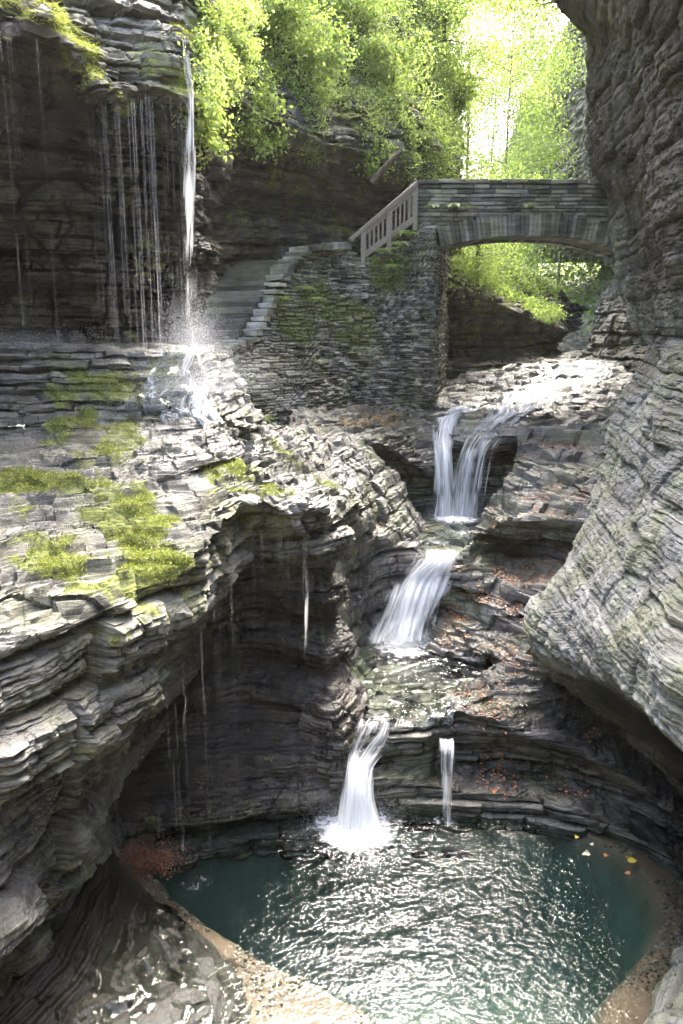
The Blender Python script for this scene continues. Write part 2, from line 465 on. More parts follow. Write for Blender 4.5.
# ================================================================== ROCK SETTING
# --- terrace, its rim and the undercut wall below it (left)
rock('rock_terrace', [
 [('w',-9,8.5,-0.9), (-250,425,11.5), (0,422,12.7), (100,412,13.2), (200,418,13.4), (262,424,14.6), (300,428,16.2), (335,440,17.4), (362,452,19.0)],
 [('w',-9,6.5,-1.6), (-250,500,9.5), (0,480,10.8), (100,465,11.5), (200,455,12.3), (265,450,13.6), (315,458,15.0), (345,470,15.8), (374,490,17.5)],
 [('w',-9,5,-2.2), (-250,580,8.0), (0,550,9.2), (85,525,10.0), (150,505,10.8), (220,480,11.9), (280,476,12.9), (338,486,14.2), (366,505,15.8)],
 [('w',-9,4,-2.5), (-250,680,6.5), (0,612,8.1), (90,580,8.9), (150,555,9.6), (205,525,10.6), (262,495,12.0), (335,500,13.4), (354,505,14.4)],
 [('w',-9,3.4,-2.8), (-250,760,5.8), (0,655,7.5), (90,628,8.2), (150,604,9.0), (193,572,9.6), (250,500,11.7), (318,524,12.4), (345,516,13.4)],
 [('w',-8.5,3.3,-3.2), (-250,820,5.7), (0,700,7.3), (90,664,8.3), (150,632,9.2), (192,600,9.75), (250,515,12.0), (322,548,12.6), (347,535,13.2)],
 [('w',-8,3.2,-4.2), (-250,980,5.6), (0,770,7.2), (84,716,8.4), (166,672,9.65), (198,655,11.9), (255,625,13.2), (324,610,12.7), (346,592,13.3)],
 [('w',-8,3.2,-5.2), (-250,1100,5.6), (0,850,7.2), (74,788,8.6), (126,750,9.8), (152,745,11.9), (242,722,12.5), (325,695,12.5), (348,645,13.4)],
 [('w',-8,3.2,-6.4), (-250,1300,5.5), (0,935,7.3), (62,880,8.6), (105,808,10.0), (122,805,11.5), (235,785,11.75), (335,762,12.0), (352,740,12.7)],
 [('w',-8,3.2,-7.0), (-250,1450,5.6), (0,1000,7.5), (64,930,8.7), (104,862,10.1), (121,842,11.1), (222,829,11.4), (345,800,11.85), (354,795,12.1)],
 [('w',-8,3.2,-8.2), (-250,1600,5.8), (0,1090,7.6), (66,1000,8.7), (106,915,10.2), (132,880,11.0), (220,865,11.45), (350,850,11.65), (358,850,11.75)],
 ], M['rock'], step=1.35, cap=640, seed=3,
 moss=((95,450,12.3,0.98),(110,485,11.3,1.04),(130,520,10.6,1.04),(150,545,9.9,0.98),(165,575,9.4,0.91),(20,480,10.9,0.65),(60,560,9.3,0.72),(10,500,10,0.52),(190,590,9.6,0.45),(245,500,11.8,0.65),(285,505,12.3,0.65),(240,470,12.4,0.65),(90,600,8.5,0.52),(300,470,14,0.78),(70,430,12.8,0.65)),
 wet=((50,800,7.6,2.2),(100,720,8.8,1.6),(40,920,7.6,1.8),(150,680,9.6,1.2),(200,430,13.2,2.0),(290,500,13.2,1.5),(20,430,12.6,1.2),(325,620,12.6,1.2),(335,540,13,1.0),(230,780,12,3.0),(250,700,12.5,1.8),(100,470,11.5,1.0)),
 wet_base=0.12, smooth=((240,720,12.4,3.2),(200,790,11.6,2.0),(320,620,12.8,2.2)), dark=((240,720,13,3.4),(180,760,12.4,2.4),(300,620,13,2.2),(330,580,13.4,1.0),(240,580,12.6,1.0)), moss_base=.07, beds=((0.75,0.27,2.2),(0.17,0.09,1.2),(0.06,0.035,0.6)), blocks=.7, terr=(0.19, 0.07), lump=.24)  # dark: shade of the undercut hollow put into the colour, with wet algae

# --- ledge below the tall cascade: stepped, mossy front
rock('rock_ledge', [
 [('w',-10,11.5,-0.15), (-250,342,12.5), (0,341,16.4), (60,342,16.8), (130,343,17), (190,344,17.3), (215,346,18.6), (235,350,19.2)],
 [('w',-10,9.8,-0.25), (-250,349,10.6), (0,348,13.7), (60,349,13.8), (130,350,14.0), (185,351,14.3), (212,354,15.4), (232,356,17.5)],
 [('w',-10,9.6,-0.5), (-250,365,10.4), (0,362,13.5), (60,362,13.6), (130,362,13.8), (185,364,14.1), (216,372,15.2), (240,380,16.8)],
 [('w',-10,9.3,-0.9), (-250,395,10.2), (0,390,13.2), (60,388,13.3), (130,386,13.5), (188,388,13.8), (222,396,14.8), (252,404,16.3)],
 [('w',-10,9.0,-1.2), (-250,425,10.0), (0,412,12.9), (60,410,13.1), (130,408,13.3), (195,410,13.5), (232,418,14.5), (264,424,15.8)],
 [('w',-10,8.5,-1.6), (-250,450,9.8), (0,428,12.6), (60,425,12.9), (130,424,13.1), (200,424,13.3), (238,430,14.3), (270,434,15.6)],
 ], M['rock'], step=1.3, seed=5, lump=0.08, rough=0.8,
 moss=((90,370,13.5,.6),(150,375,13.7,.6),(60,395,13.2,.4),(120,395,13.4,.7),(175,360,14,.4),(20,370,13.4,.4)),
 wet=((190,385,13.9,1.4),(60,380,13.4,1.5),(215,390,14.6,1.0)), wet_base=0.25,
 beds=((0.14,0.16,1.6),(0.06,0.03,0.5)), terr=(0.13,))

# --- upper left cliff with its overhanging lip
rock('cliff', [
 [('w',-22,4,16), ('w',-17,16,17), ('w',-9,22,16.5), ('w',-6.5,24,16), ('w',-5,26,16), ('w',-3.5,28,16), ('w',-3,32,16), ('w',-3,36,16), ('w',-3,40,16)],
 [('w',-14,4,9), (-300,-200,11), (0,-190,15.5), (40,-180,16), (85,-170,16.4), (130,-160,16.8), (180,-150,17.2), (215,-140,19), (250,-130,22.5)],
 [('w',-11,4,5.6), (-300,-60,9.3), (0,-45,12.6), (38,-25,13.2), (85,-20,14.0), (130,-15,14.5), (183,-5,15.0), (214,0,17), (250,5,20.2)],
 [('w',-10.2,4,4.8), (-300,20,9.0), (0,14,12.2), (42,20,12.7), (85,70,13.0), (108,100,13.2), (150,88,13.7), (190,100,14.0), (226,118,17.6)],
 [('w',-10.4,4,4.4), (-300,60,9.4), (0,42,12.6), (44,50,13.2), (86,88,13.7), (108,114,14.0), (150,104,14.5), (190,114,15.0), (226,135,18.0)],
 [('w',-10.8,4,3.2), (-300,130,10.0), (0,110,13.6), (46,115,14.1), (86,128,14.8), (110,140,15.2), (150,140,15.5), (190,150,16.0), (234,165,18.3)],
 [('w',-11.2,4,1.8), (-300,220,10.4), (0,200,14.4), (48,205,14.9), (88,208,15.3), (115,210,15.7), (152,212,16.0), (192,215,16.6), (222,220,18.4)],
 [('w',-11.5,4,0.4), (-300,310,10.7), (0,295,15.1), (50,295,15.5), (90,296,15.9), (120,297,16.2), (155,298,16.5), (190,298,17.0), (208,292,18.4)],
 [('w',-11.3,4,-0.8), (-300,358,11.0), (0,350,15.4), (50,351,15.8), (90,352,16.1), (120,353,16.4), (155,354,16.7), (188,356,17.2), (202,354,18.4)],
 ], M['rock'], dark=((0,200,14,4.5),(100,230,15,3.6),(190,250,16.5,3.2),(100,330,16,3),(-100,150,11,5),(30,80,13,1.4),(160,150,15.5,2.0),(215,200,18,1.6)), step=1.5, seed=8, lump=0.3,  # dark: shade below the overhanging lip is coloured into the rock
 moss=((50,30,12.7,.8),(80,68,13.0,.75),(105,98,13.1,.65),(150,85,13.8,.8),(178,92,14.0,.7),(190,30,14.8,.8),(215,60,17,2.0),(230,120,18,1.2),(0,30,12.3,.8),(160,270,16,.8),(120,330,16,.8)),
 wet=((190,200,15.8,2.0),(100,230,15,3.0)), wet_base=0.2, beds=((0.6,0.22,1.8),(0.2,0.10,0.8),(0.07,0.03,0.35)))

# --- middle cliff behind the stairs, with a vegetated slope above it
rock('hillside_cliff', [
 [('w',-3,36,17), ('w',-1,38,17.5), ('w',1,42,18), ('w',3,46,18), ('w',5,50,18), ('w',6,56,18), ('w',6,64,18)],
 [(205,-160,23), (250,-160,25.5), (290,-160,28), (335,-150,31), (385,-120,34), (425,-80,38), (450,-60,46)],
 [(205,0,20.5), (250,0,22.5), (290,0,24.6), (335,0,27), (385,10,29.5), (425,50,32), (448,60,40)],
 [(205,85,18.5), (245,80,20), (285,85,21.8), (335,95,23.6), (385,105,25.6), (432,110,28.6), (458,115,35)],
 [(212,128,18.6), (245,122,19.4), (285,130,20.6), (335,142,22.4), (385,158,24.2), (436,165,26.6), (465,172,33)],
 [(205,150,20.0), (245,140,20.8), (285,150,22.0), (335,160,23.8), (385,174,25.2), (438,180,27.4), (466,195,33)],
 [(190,225,21.2), (236,222,22.0), (285,215,23.0), (335,210,24.8), (385,214,26.2), (440,220,28.2), (466,240,33)],
 [(170,300,21.4), (228,290,22.4), (285,280,23.2), (335,275,25.0), (385,280,26.4), (440,290,28.4), (462,300,33)],
 [(165,380,21.6), (225,370,22.6), (285,360,23.4), (335,350,25.2), (385,350,26.6), (440,350,28.6), (460,350,33)],
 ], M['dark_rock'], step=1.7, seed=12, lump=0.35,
 moss=((300,60,24,6),(400,80,28,5),(230,60,19,3),(440,150,28,2.2)), moss_base=0.12,
 beds=((0.6,0.26,2.0),(0.22,0.12,0.9),(0.08,0.04,0.4)))

# --- right wall: dark overhanging upper cliff and pale bulging lower wall
rock('gorge_wall', [
 [('w',9,40,15), ('w',8,30,15), ('w',7.5,25,15), ('w',7.5,20,15), ('w',7.5,14,15), ('w',8,8,15), ('w',9,-4,15)],
 [(640,-160,30), (550,-160,24), (545,-160,20), (600,-160,15.5), (683,-160,11.5), (900,-160,7.5), ('w',8,-4,5.5)],
 [(650,0,31), (570,0,25), (560,0,21), (615,0,16.5), (683,0,12.4), (900,0,8), ('w',7.6,-4,3.8)],
 [(655,45,31), (600,45,26), (592,45,21.5), (630,45,17), (690,45,12.8), (900,60,8.2), ('w',7.4,-4,3.2)],
 [(655,120,31), (600,115,26.5), (588,115,22.4), (632,115,17.6), (690,115,13), (900,140,8.2), ('w',7.3,-4,2.4)],
 [(655,165,31), (604,165,27), (592,168,23), (635,170,17.9), (692,175,13), (900,220,8.2), ('w',7.2,-4,1.6)],
 [(662,200,31), (618,200,27), (609,205,23.2), (642,215,18.2), (695,230,13.1), (900,300,8.2), ('w',7.2,-4,0.8)],
 [(668,270,31), (628,270,26), (617,275,22.4), (646,280,18.4), (698,290,13.3), (900,360,8.3), ('w',7.2,-4,0.1)],
 [(672,325,31), (645,325,24.5), (632,325,21.2), (652,335,18.0), (702,340,13.3), (900,420,8.3), ('w',7.1,-4,-0.4)],
 [(680,348,29), (662,350,20.8), (648,352,18.2), (660,352,16.4), (700,356,12.6), (900,450,8.0), ('w',6.8,-4,-0.7)],
 [(680,400,26), (650,392,19.5), (626,388,17.6), (645,395,15.4), (690,405,11.8), (900,520,7.4), ('w',6.4,-4,-1.2)],
 [(670,460,24), (640,450,18.5), (609,440,16.6), (632,450,14.2), (683,470,10.9), (900,600,6.9), ('w',6.0,-4,-1.8)],
 [(650,520,21), (620,510,17), (590,505,15.5), (618,520,13.0), (680,545,9.8), (900,700,6.4), ('w',5.6,-4,-2.4)],
 [(620,570,18.5), (590,560,15.6), (562,560,14.4), (600,585,11.9), (675,620,8.9), (900,800,5.9), ('w',5.2,-4,-3.1)],
 [(590,620,16.5), (555,610,14.2), (533,608,13.7), (580,640,11.4), (668,680,8.4), (900,870,5.6), ('w',5.0,-4,-3.6)],
 [(580,665,15), (550,662,13.6), (531,645,13.3), (575,668,11.6), (662,722,8.4), (900,940,5.5), ('w',5.0,-4,-4.0)],
 [(585,690,14.6), (560,685,13.4), (545,672,13.3), (590,690,12.1), (690,755,8.9), (930,960,6.0), ('w',5.4,-4,-4.2)],
 [(610,735,14), (590,725,13.2), (580,705,13.2), (640,740,12.2), (740,800,9.6), (960,1000,6.6), ('w',6.0,-4,-5.2)],
 [(640,800,13), (630,790,12.6), (625,775,12.6), (690,820,11.6), (780,900,9.6), (990,1120,6.8), ('w',6.0,-4,-7.0)],
 [(650,900,12.6), (640,880,12.3), (635,870,12.2), (700,920,11.2), (790,1020,9.4), (1000,1300,6.8), ('w',6.0,-4,-8.4)],
 ], M['grey_rock'], step=1.4, cap=760, seed=16, lump=0.17,
 wet=((640,770,11,2.5),(600,720,12.4,1.6)), wet_base=0.0, brown=((675,620,8.6,.5),), dark=((600,60,22,6.5),(620,200,18,5.0),(680,100,13,5.5),(683,230,12,3.6),(640,280,17,3.2),(683,0,11,5),(660,770,10.5,2.4)),  # dark: shade of overhang and undercut coloured in, with a brown lichen tone
 beds=((0.55,0.09,2.2),(0.17,0.04,1.2),(0.065,0.018,0.6)), rough=1.25, warp=0.4, terr=(0.10,), blocks=0.5)
# --- shelf and rings round the right and back of the pool
rock('rock_shelf', [
 [(330,700,13.2), (380,692,13.4), (430,690,13.6), (462,682,13.6), (500,664,13.9), (535,655,13.8), (590,690,13.6), (660,740,13), (740,800,12), (900,950,9)],
 [(330,722,12.6), (375,712,12.7), (425,713,12.7), (458,704,12.8), (500,700,12.9), (545,705,12.9), (610,740,12.6), (680,790,11.8), (770,860,10.6), (900,1000,8.2)],
 [(330,738,12.1), (370,728,12.3), (420,733,12.3), (456,714,12.5), (505,728,12.3), (560,745,12.2), (625,778,11.8), (690,830,10.8), (770,900,9.8), (860,1040,7.6)],
 [(330,752,12.1), (370,748,12.2), (420,750,12.35), (456,738,12.6), (508,742,12.5), (562,758,12.35), (622,790,12.0), (680,838,11.1), (760,905,10.1), (850,1050,7.6)],
 [(330,765,12.0), (370,764,12.15), (420,766,12.3), (460,764,12.6), (512,764,12.6), (565,776,12.4), (620,804,11.9), (675,845,11.1), (745,920,9.9), (820,1060,7.6)],
 [(330,776,11.75), (370,778,11.8), (420,783,11.9), (465,792,11.8), (520,796,11.75), (575,808,11.5), (630,830,11.1), (680,868,10.4), (716,945,9.5), (740,1060,7.8)],
 [(330,790,11.7), (370,792,11.75), (420,797,11.8), (465,804,11.7), (520,808,11.65), (575,820,11.4), (634,845,10.95), (683,888,10.2), (704,960,9.3), (702,1060,7.9)],
 [(330,825,11.75), (370,825,11.8), (420,827,11.8), (465,828,11.75), (520,832,11.7), (575,843,11.45), (640,864,11.05), (676,908,10.3), (684,985,9.1), (655,1060,8.0)],
 [(330,870,11.8), (370,870,11.8), (420,870,11.8), (465,872,11.75), (520,876,11.7), (575,886,11.45), (634,905,11.0), (683,960,10.2), (684,1040,9.0), (640,1120,8.0)],
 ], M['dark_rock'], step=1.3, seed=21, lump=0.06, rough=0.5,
 wet=((420,720,12.6,2.2),(520,790,11.8,2.0),(640,840,11,2.0),(380,790,11.8,1.5)), wet_base=0.55,
 beds=((0.22,0.10,1.8),(0.08,0.045,0.9)), terr=(0.13,0.055))

# --- right bank ledges beside the falls
rock('rock_ledges', [
 [(515,398,24.5), (560,390,25.4), (600,382,26), (650,372,25)],
 [(512,418,22.0), (552,408,22.8), (598,400,23.2), (645,390,22)],
 [(518,440,20.6), (552,430,20.8), (592,424,21), (640,415,19.8)],
 [(512,466,19.9), (540,455,19.8), (582,450,19.5), (632,442,18.4)],
 [(492,496,18.9), (525,486,18.6), (568,480,18.2), (620,472,17)],
 [(478,520,18.0), (510,512,17.6), (552,508,17.2), (608,502,16)],
 [(474,532,17.6), (508,522,17.1), (548,520,16.8), (600,518,15.8)],
 [(470,545,17.5), (512,545,17.8), (550,548,17.4), (600,545,16.2)],
 [(455,560,16.6), (505,568,16.8), (545,572,16.4), (590,575,15.2)],
 [(446,580,16.3), (495,590,15.9), (535,592,15.4), (580,600,14.6)],
 [(442,612,16.0), (490,612,15.6), (530,612,15.0), (575,622,14.2)],
 [(428,634,15.6), (478,634,15.1), (525,638,14.4), (560,648,13.7)],
 [(418,648,15.3), (466,658,14.6), (512,660,14.0), (550,668,13.4)],
 [(420,668,15.4), (468,680,14.7), (515,682,14.1), (552,690,13.5)],
 ], M['rock'], step=1.2, seed=25, lump=0.08,
 wet=((450,560,16.6,1.6),(560,410,23,2.0),(470,640,15,1.6),(500,500,18.6,1.0)), wet_base=0.42,
 beds=((0.40,0.26,2.4),(0.12,0.10,1.3),(0.06,0.03,0.5)), terr=(0.42,0.13), rough=.6)

# --- head of the middle falls: bed of the upper stream, lip and the hollow behind the water
rock('stream_bed', [
 [(300,390,22), (345,392,23.5), (390,392,24.6), (434,385,26.0), (470,372,27), (510,366,27.8), (560,362,28.2), (600,360,28.6), (650,356,28)],
 [(296,400,20.6), (342,400,21.8), (388,401,22.8), (434,402,23.6), (470,398,24.6), (510,392,25.2), (560,386,26), (600,378,26.6), (650,370,26)],
 [(290,420,18.4), (340,416,19.8), (384,420,20.8), (430,425,21.6), (462,408,22.8), (505,408,22.8), (550,402,23.6), (600,395,24), (650,385,24)],
 [(296,440,17.4), (346,432,19.0), (384,436,19.9), (430,448,20.6), (456,420,21.6), (492,428,21.2), (520,428,21.2), (580,418,21.8), (640,405,22)],
 [(304,456,16.9), (354,440,18.7), (386,446,19.5), (430,470,20.1), (450,440,20.7), (480,448,20.5), (515,440,20.8), (575,430,21), (640,420,21)],
 [(312,476,17.0), (358,450,19.0), (390,462,20.3), (430,476,20.7), (452,458,21.1), (482,462,21.1), (512,456,21.3), (570,450,21), (640,440,21)],
 [(330,510,17.2), (366,480,19.4), (394,488,20.7), (430,494,20.9), (455,488,21.1), (484,490,21.1), (510,486,21.1), (560,490,20), (630,490,19)],
 [(345,540,17.6), (376,520,19.3), (400,518,20.2), (430,518,20.4), (455,517,20.4), (484,517,20.3), (505,518,19.9), (540,530,18.6), (610,540,17)],
 [(350,580,17.6), (380,560,18.6), (400,552,18.4), (430,545,18.8), (455,545,18.8), (484,545,18.8), (500,548,18.6), (530,560,18), (600,570,16.5)],
 ], M['rock'], step=1.4, seed=31, lump=0.10,
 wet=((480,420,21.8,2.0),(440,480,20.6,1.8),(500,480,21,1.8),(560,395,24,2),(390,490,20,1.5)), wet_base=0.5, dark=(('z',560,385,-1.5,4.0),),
 brown=((492,415,22,.4),(350,402,21.2,.9),(370,410,21,.6)), moss=((320,410,19.5,.6),),
 beds=((0.26,0.14,2.2),(0.10,0.07,1.2)), terr=(0.20,0.09), rough=.6)

# --- left bank rocks between the pools
rock('rock_bank', [
 [(262,425,18.6), (285,422,17.6), (335,425,18.4), (365,442,18.9), (398,474,19.2), (424,516,19.2), (470,530,19.2)],
 [(266,445,17.2), (296,440,16.2), (338,446,17.0), (368,468,17.6), (398,498,18.1), (426,528,18.2), (468,540,18.2)],
 [(270,470,16.4), (312,462,15.2), (342,472,15.9), (370,492,16.7), (396,518,17.3), (428,540,17.4), (464,549,17.3)],
 [(275,500,15.8), (322,486,14.6), (346,496,15.2), (372,520,16.2), (396,534,16.8), (430,548,16.9), (462,555,16.9)],
 [(278,530,15.4), (328,512,14.2), (350,522,14.9), (372,532,16.0), (396,544,16.5), (430,555,16.6), (462,560,16.6)],
 [(280,560,15.2), (330,540,14.0), (346,552,14.6), (362,552,15.7), (386,556,16.4), (430,566,16.6), (462,570,16.6)],
 [(282,600,14.9), (334,580,13.7), (348,590,14.4), (366,595,15.7), (384,596,16.2), (430,600,16.3), (462,605,16.3)],
 [(285,640,14.6), (340,620,13.4), (350,625,14.2), (364,630,15.4), (378,634,15.8), (430,636,15.9), (462,640,15.9)],
 [(285,680,14.2), (328,655,13.0), (342,660,13.6), (356,662,14.6), (374,660,15.3), (430,655,15.4), (462,660,15.2)],
 [(285,720,13.6), (322,668,12.7), (338,685,12.9), (352,692,13.3), (376,692,14.0), (430,690,14.2), (462,690,14.2)],
 ], M['rock'], step=1.2, seed=37, lump=0.22, rough=0.7,
 wet=((340,600,14,1.6),(380,570,16.4,1.6),(350,680,13.4,1.2),(360,500,16,0.8)), wet_base=0.3, brown=((400,560,16.6,.5),),
 beds=((0.5,0.14,1.2),(0.18,0.05,0.6)), terr=(0.3,0.1))

# --- wedge of wet rock left of the lowest fall
rock('rock_wedge', [
 [(300,650,13.4), (322,652,13.2), (338,660,13.1), (352,676,13.2), (372,694,13.2)],
 [(300,680,12.8), (318,676,12.7), (334,684,12.5), (348,700,12.5), (364,708,12.7)],
 [(300,720,12.3), (314,712,12.2), (330,720,12.0), (344,732,11.95), (354,736,12.2)],
 [(298,765,12.1), (312,760,12.0), (328,765,11.85), (342,770,11.8), (350,768,12.0)],
 [(296,788,12.0), (312,785,11.9), (328,788,11.8), (342,792,11.75), (350,795,11.9)],
 [(296,840,12.0), (312,840,11.9), (328,842,11.8), (342,845,11.75), (350,850,11.9)],
 ], M['dark_rock'], step=1.2, seed=41, lump=0.12, wet_base=0.9, tone=0.55, rough=0.8,
 beds=((0.3,0.06,0.8),(0.1,0.03,0.4)), terr=(0.16,))

# --- low wet shelf at the near left side of the pool
rock('rock_slab', [
 [('z',-250,1300,-6.95), ('z',-20,1010,-6.98), ('z',50,945,-7.02), ('z',92,868,-7.06), ('z',108,842,-7.1)],
 [('z',-220,1400,-7.2), ('z',25,1060,-7.26), ('z',98,975,-7.28), ('z',128,905,-7.3), ('z',124,868,-7.36)],
 [('z',-150,1500,-7.32), ('z',95,1100,-7.38), ('z',160,990,-7.40), ('z',163,925,-7.42), ('z',140,884,-7.46)],
 [('z',0,1500,-7.42), ('z',185,1100,-7.45), ('z',215,1010,-7.46), ('z',198,948,-7.48), ('z',158,902,-7.5)],
 [('z',60,1500,-7.66), ('z',228,1110,-7.64), ('z',252,1010,-7.62), ('z',226,955,-7.62), ('z',170,908,-7.62)],
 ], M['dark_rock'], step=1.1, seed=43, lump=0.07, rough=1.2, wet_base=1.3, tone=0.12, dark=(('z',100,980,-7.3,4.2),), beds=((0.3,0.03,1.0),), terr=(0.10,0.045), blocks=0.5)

# --- dry rim rock at the near right edge of the pool
rock('rock_rim', [
 [('z',690,905,-7.6), ('z',680,930,-7.62), ('z',666,965,-7.62), ('z',648,1010,-7.62), ('z',610,1080,-7.62), ('z',520,1280,-7.62)],
 [('z',698,905,-7.42), ('z',688,930,-7.40), ('z',675,966,-7.40), ('z',658,1012,-7.40), ('z',624,1085,-7.40), ('z',545,1280,-7.40)],
 [('z',730,905,-7.2), ('z',716,935,-7.1), ('z',704,975,-7.05), ('z',692,1020,-7.0), ('z',668,1090,-6.95), ('z',600,1280,-6.9)],
 [('z',790,905,-6.7), ('z',775,945,-6.6), ('z',765,990,-6.5), ('z',760,1040,-6.4), ('z',745,1110,-6.3), ('z',700,1280,-6.2)],
 [('z',960,905,-6.0), ('z',950,950,-5.8), ('z',950,1000,-5.6), ('z',950,1060,-5.4), ('z',950,1150,-5.2), ('z',950,1280,-5.0)],
 ], M['grey_rock'], step=1.3, seed=44, lump=0.1, beds=((0.3,0.08,1.0),(0.1,0.04,0.5)), terr=(0.14,))

# --- unseen rock wall, added behind the viewer to block sky light from the rear
rock('rear_sky_blocker', [
 [('w',-22,6,16), ('w',-19,-6,16), ('w',-10,-13,16), ('w',0,-14,16), ('w',8,-12,16), ('w',9.5,-4,15)],
 [('w',-13,5,6), ('w',-13,-4,6), ('w',-8,-9.5,6), ('w',0,-10.5,6), ('w',7,-9,6), ('w',7.8,-3.5,5)],
 [('w',-11,4.5,0), ('w',-11,-3,0), ('w',-7,-8,0), ('w',0,-9,0), ('w',6.2,-8,0), ('w',7.2,-3.5,0)],
 [('w',-9,4,-9.7), ('w',-9,-3,-9.7), ('w',-6,-7,-9.7), ('w',0,-8,-9.7), ('w',5.4,-7,-9.7), ('w',6,-3.5,-9.7)],
 ], M['rock'], step=6, seed=57, lump=.5, moss_base=.2, dark=((0,-9,4,14),))

# --- rock mass behind the bridge on the left bank and the far gorge
rock('far_bank', [
 [('w',-2,44,4), (430,255,36), (470,255,37), (505,262,38), (535,275,39), (560,290,41), (585,310,44)],
 [(420,262,30), (450,266,30.5), (480,280,31.5), (508,296,32.5), (530,306,33.5), (550,318,35.5), (575,330,40)],
 [(420,278,28.0), (450,282,28.2), (480,296,29.0), (506,310,29.8), (528,316,30.6), (546,324,32.5), (566,338,38)],
 [(420,300,28.2), (450,302,28.4), (480,312,29.4), (506,324,30.2), (526,328,31), (543,334,33), (560,345,38)],
 [(420,332,29), (450,336,29.2), (480,338,30), (506,340,30.6), (526,342,31.2), (540,346,33), (556,352,38)],
 [(420,358,29.2), (450,360,29.2), (480,361,29.2), (506,362,29.4), (526,362,29.8), (544,362,31), (560,362,36)],
 [(420,364,27.4), (450,364,27.6), (480,364,27.8), (506,364,28.2), (530,364,28.6), (556,366,29.0), (580,368,29.2)],
 [(420,380,27.2), (450,380,27.4), (480,380,27.6), (506,380,28.0), (530,378,28.4), (556,377,28.6), (580,378,28.6)],
 [(420,402,26.8), (450,402,26.8), (480,400,26.8), (506,398,27), (530,395,27.2), (556,390,27.4), (580,390,27.4)],
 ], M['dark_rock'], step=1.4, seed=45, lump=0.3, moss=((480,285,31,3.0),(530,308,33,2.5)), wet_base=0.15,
 beds=((0.5,0.2,1.8),(0.2,0.1,0.8)))
rock('far_stream_bed', [
 [(500,318,70), (545,318,70), (590,318,70), (640,312,70)],
 [(520,330,48), (555,332,48), (585,333,48), (620,325,48)],
 [(530,345,38), (552,349,38), (585,350,38), (615,342,38)],
 [(536,358,32), (555,360,32), (590,360,32), (625,352,32)],
 [(545,364,29.4), (560,364,29.6), (595,363,29.8), (640,356,29.5)],
 [(545,377,29.0), (560,376,29.2), (595,374,29.4), (640,368,29.3)],
 [(545,395,28.5), (560,392,28.6), (595,388,28.8), (640,384,28.6)],
 ], M['grey_rock'], step=1.3, seed=47, lump=0.1, wet_base=0.4, beds=((0.3,0.1,1.8),(0.12,0.05,0.8)), terr=(0.2,0.1))
rock('far_gorge_wall', [
 [('w',16,80,20), ('w',15,60,20), ('w',14,45,20), ('w',12,34,20), ('w',11,27,20)],
 [('w',12.5,80,6), ('w',12,60,6), ('w',11.6,45,6.5), ('w',10.4,34,6), ('w',9.8,27,6)],
 [(600,262,62), (620,268,48), (622,278,40), (626,290,34), (660,290,27)],
 [(596,282,60), (608,290,46), (605,298,38), (608,305,32.5), (655,305,26)],
 [(592,312,60), (602,325,46), (598,332,38), (600,338,31.5), (655,340,25.5)],
 [(590,322,60), (600,340,46), (596,350,38), (594,362,31), (650,365,25)],
 [(590,335,60), (598,360,46), (592,370,38), (590,385,30.5), (650,390,24.5)],
 ], M['dark_rock'], step=1.4, seed=49, lump=0.3, moss=((620,270,45,6),), beds=((0.5,0.2,1.8),(0.2,0.1,0.8)))
rock('far_hill', [
 [('w',-40,110,30), ('w',-10,125,18), ('w',20,130,14), ('w',50,110,28)],
 [('w',-30,85,18), ('w',-6,100,12), ('w',20,105,9), ('w',45,85,18)],
 [('w',-14,62,8), ('w',4,82,4.5), ('w',18,82,4.5), ('w',30,60,9)],
 [('w',-4,50,3.5), ('w',6,66,2.5), ('w',15,66,2.5), ('w',20,48,5)],
 [('w',2,42,-0.8), ('w',8,52,-0.6), ('w',12,52,-0.6), ('w',14,42,-0.6)],
 ], M['rock'], step=5, seed=51, lump=0.8, moss_base=0.9, beds=((1.2,0.4,4.0),))

# ground sheet under everything, out to the horizon
gp = np.array([[-165, -65, -9.6], [165, -65, -9.6], [165, 245, -9.6], [-165, 245, -9.6]], float)
tag(mesh_np('ground', gp, np.array([[0, 1, 2, 3]]), M['rock'], attrs=dict(moss=np.ones(4) * .6, wet=np.zeros(4), brown=np.zeros(4), layer=np.zeros(4), groove=np.zeros(4))), kind='structure')

# ------------------------------------------------------------------ pool bed
deep_px = [(150,880),(118,852),(150,820),(330,800),(460,800),(560,815),(628,845),(664,884),(675,912),(666,945),(642,970),(620,996),(606,1040),(570,1120),(480,1150),(420,1080),(372,1022),(350,1003),(300,978),(240,950),(195,925),(165,900)]
deep_xy = np.array([at_z(px, py, POOL_Z)[:2] for px, py in deep_px])
def poly_sd(X, Y, poly):
    """signed distance, inside negative"""
    d = np.full(X.shape, 1e9); ins = np.zeros(X.shape, bool)
    n = len(poly)
    for i in range(n):
        a, b = poly[i], poly[(i + 1) % n]
        e = b - a
        t = np.clip(((X - a[0]) * e[0] + (Y - a[1]) * e[1]) / (e @ e), 0, 1)
        d = np.minimum(d, np.hypot(X - a[0] - t * e[0], Y - a[1] - t * e[1]))
        c = ((a[1] <= Y) & (b[1] > Y)) | ((b[1] <= Y) & (a[1] > Y))
        with np.errstate(divide='ignore', invalid='ignore'):
            xs = a[0] + (Y - a[1]) / (b[1] - a[1]) * e[0]
        ins ^= c & (X < xs)
    return np.where(ins, -d, d)
gx, gy = np.meshgrid(np.linspace(-6, 7, 620), np.linspace(4.5, 12.6, 560))
sd = poly_sd(gx, gy, deep_xy) + 0.08 * fbm(gx * 1.5, gy * 1.5, gx * 0, 3, 4)
bank_px = [(100,860),(150,885),(190,925),(240,960),(236,990),(200,1030),(150,1200),(-200,1300),(-200,1000),(60,900)]
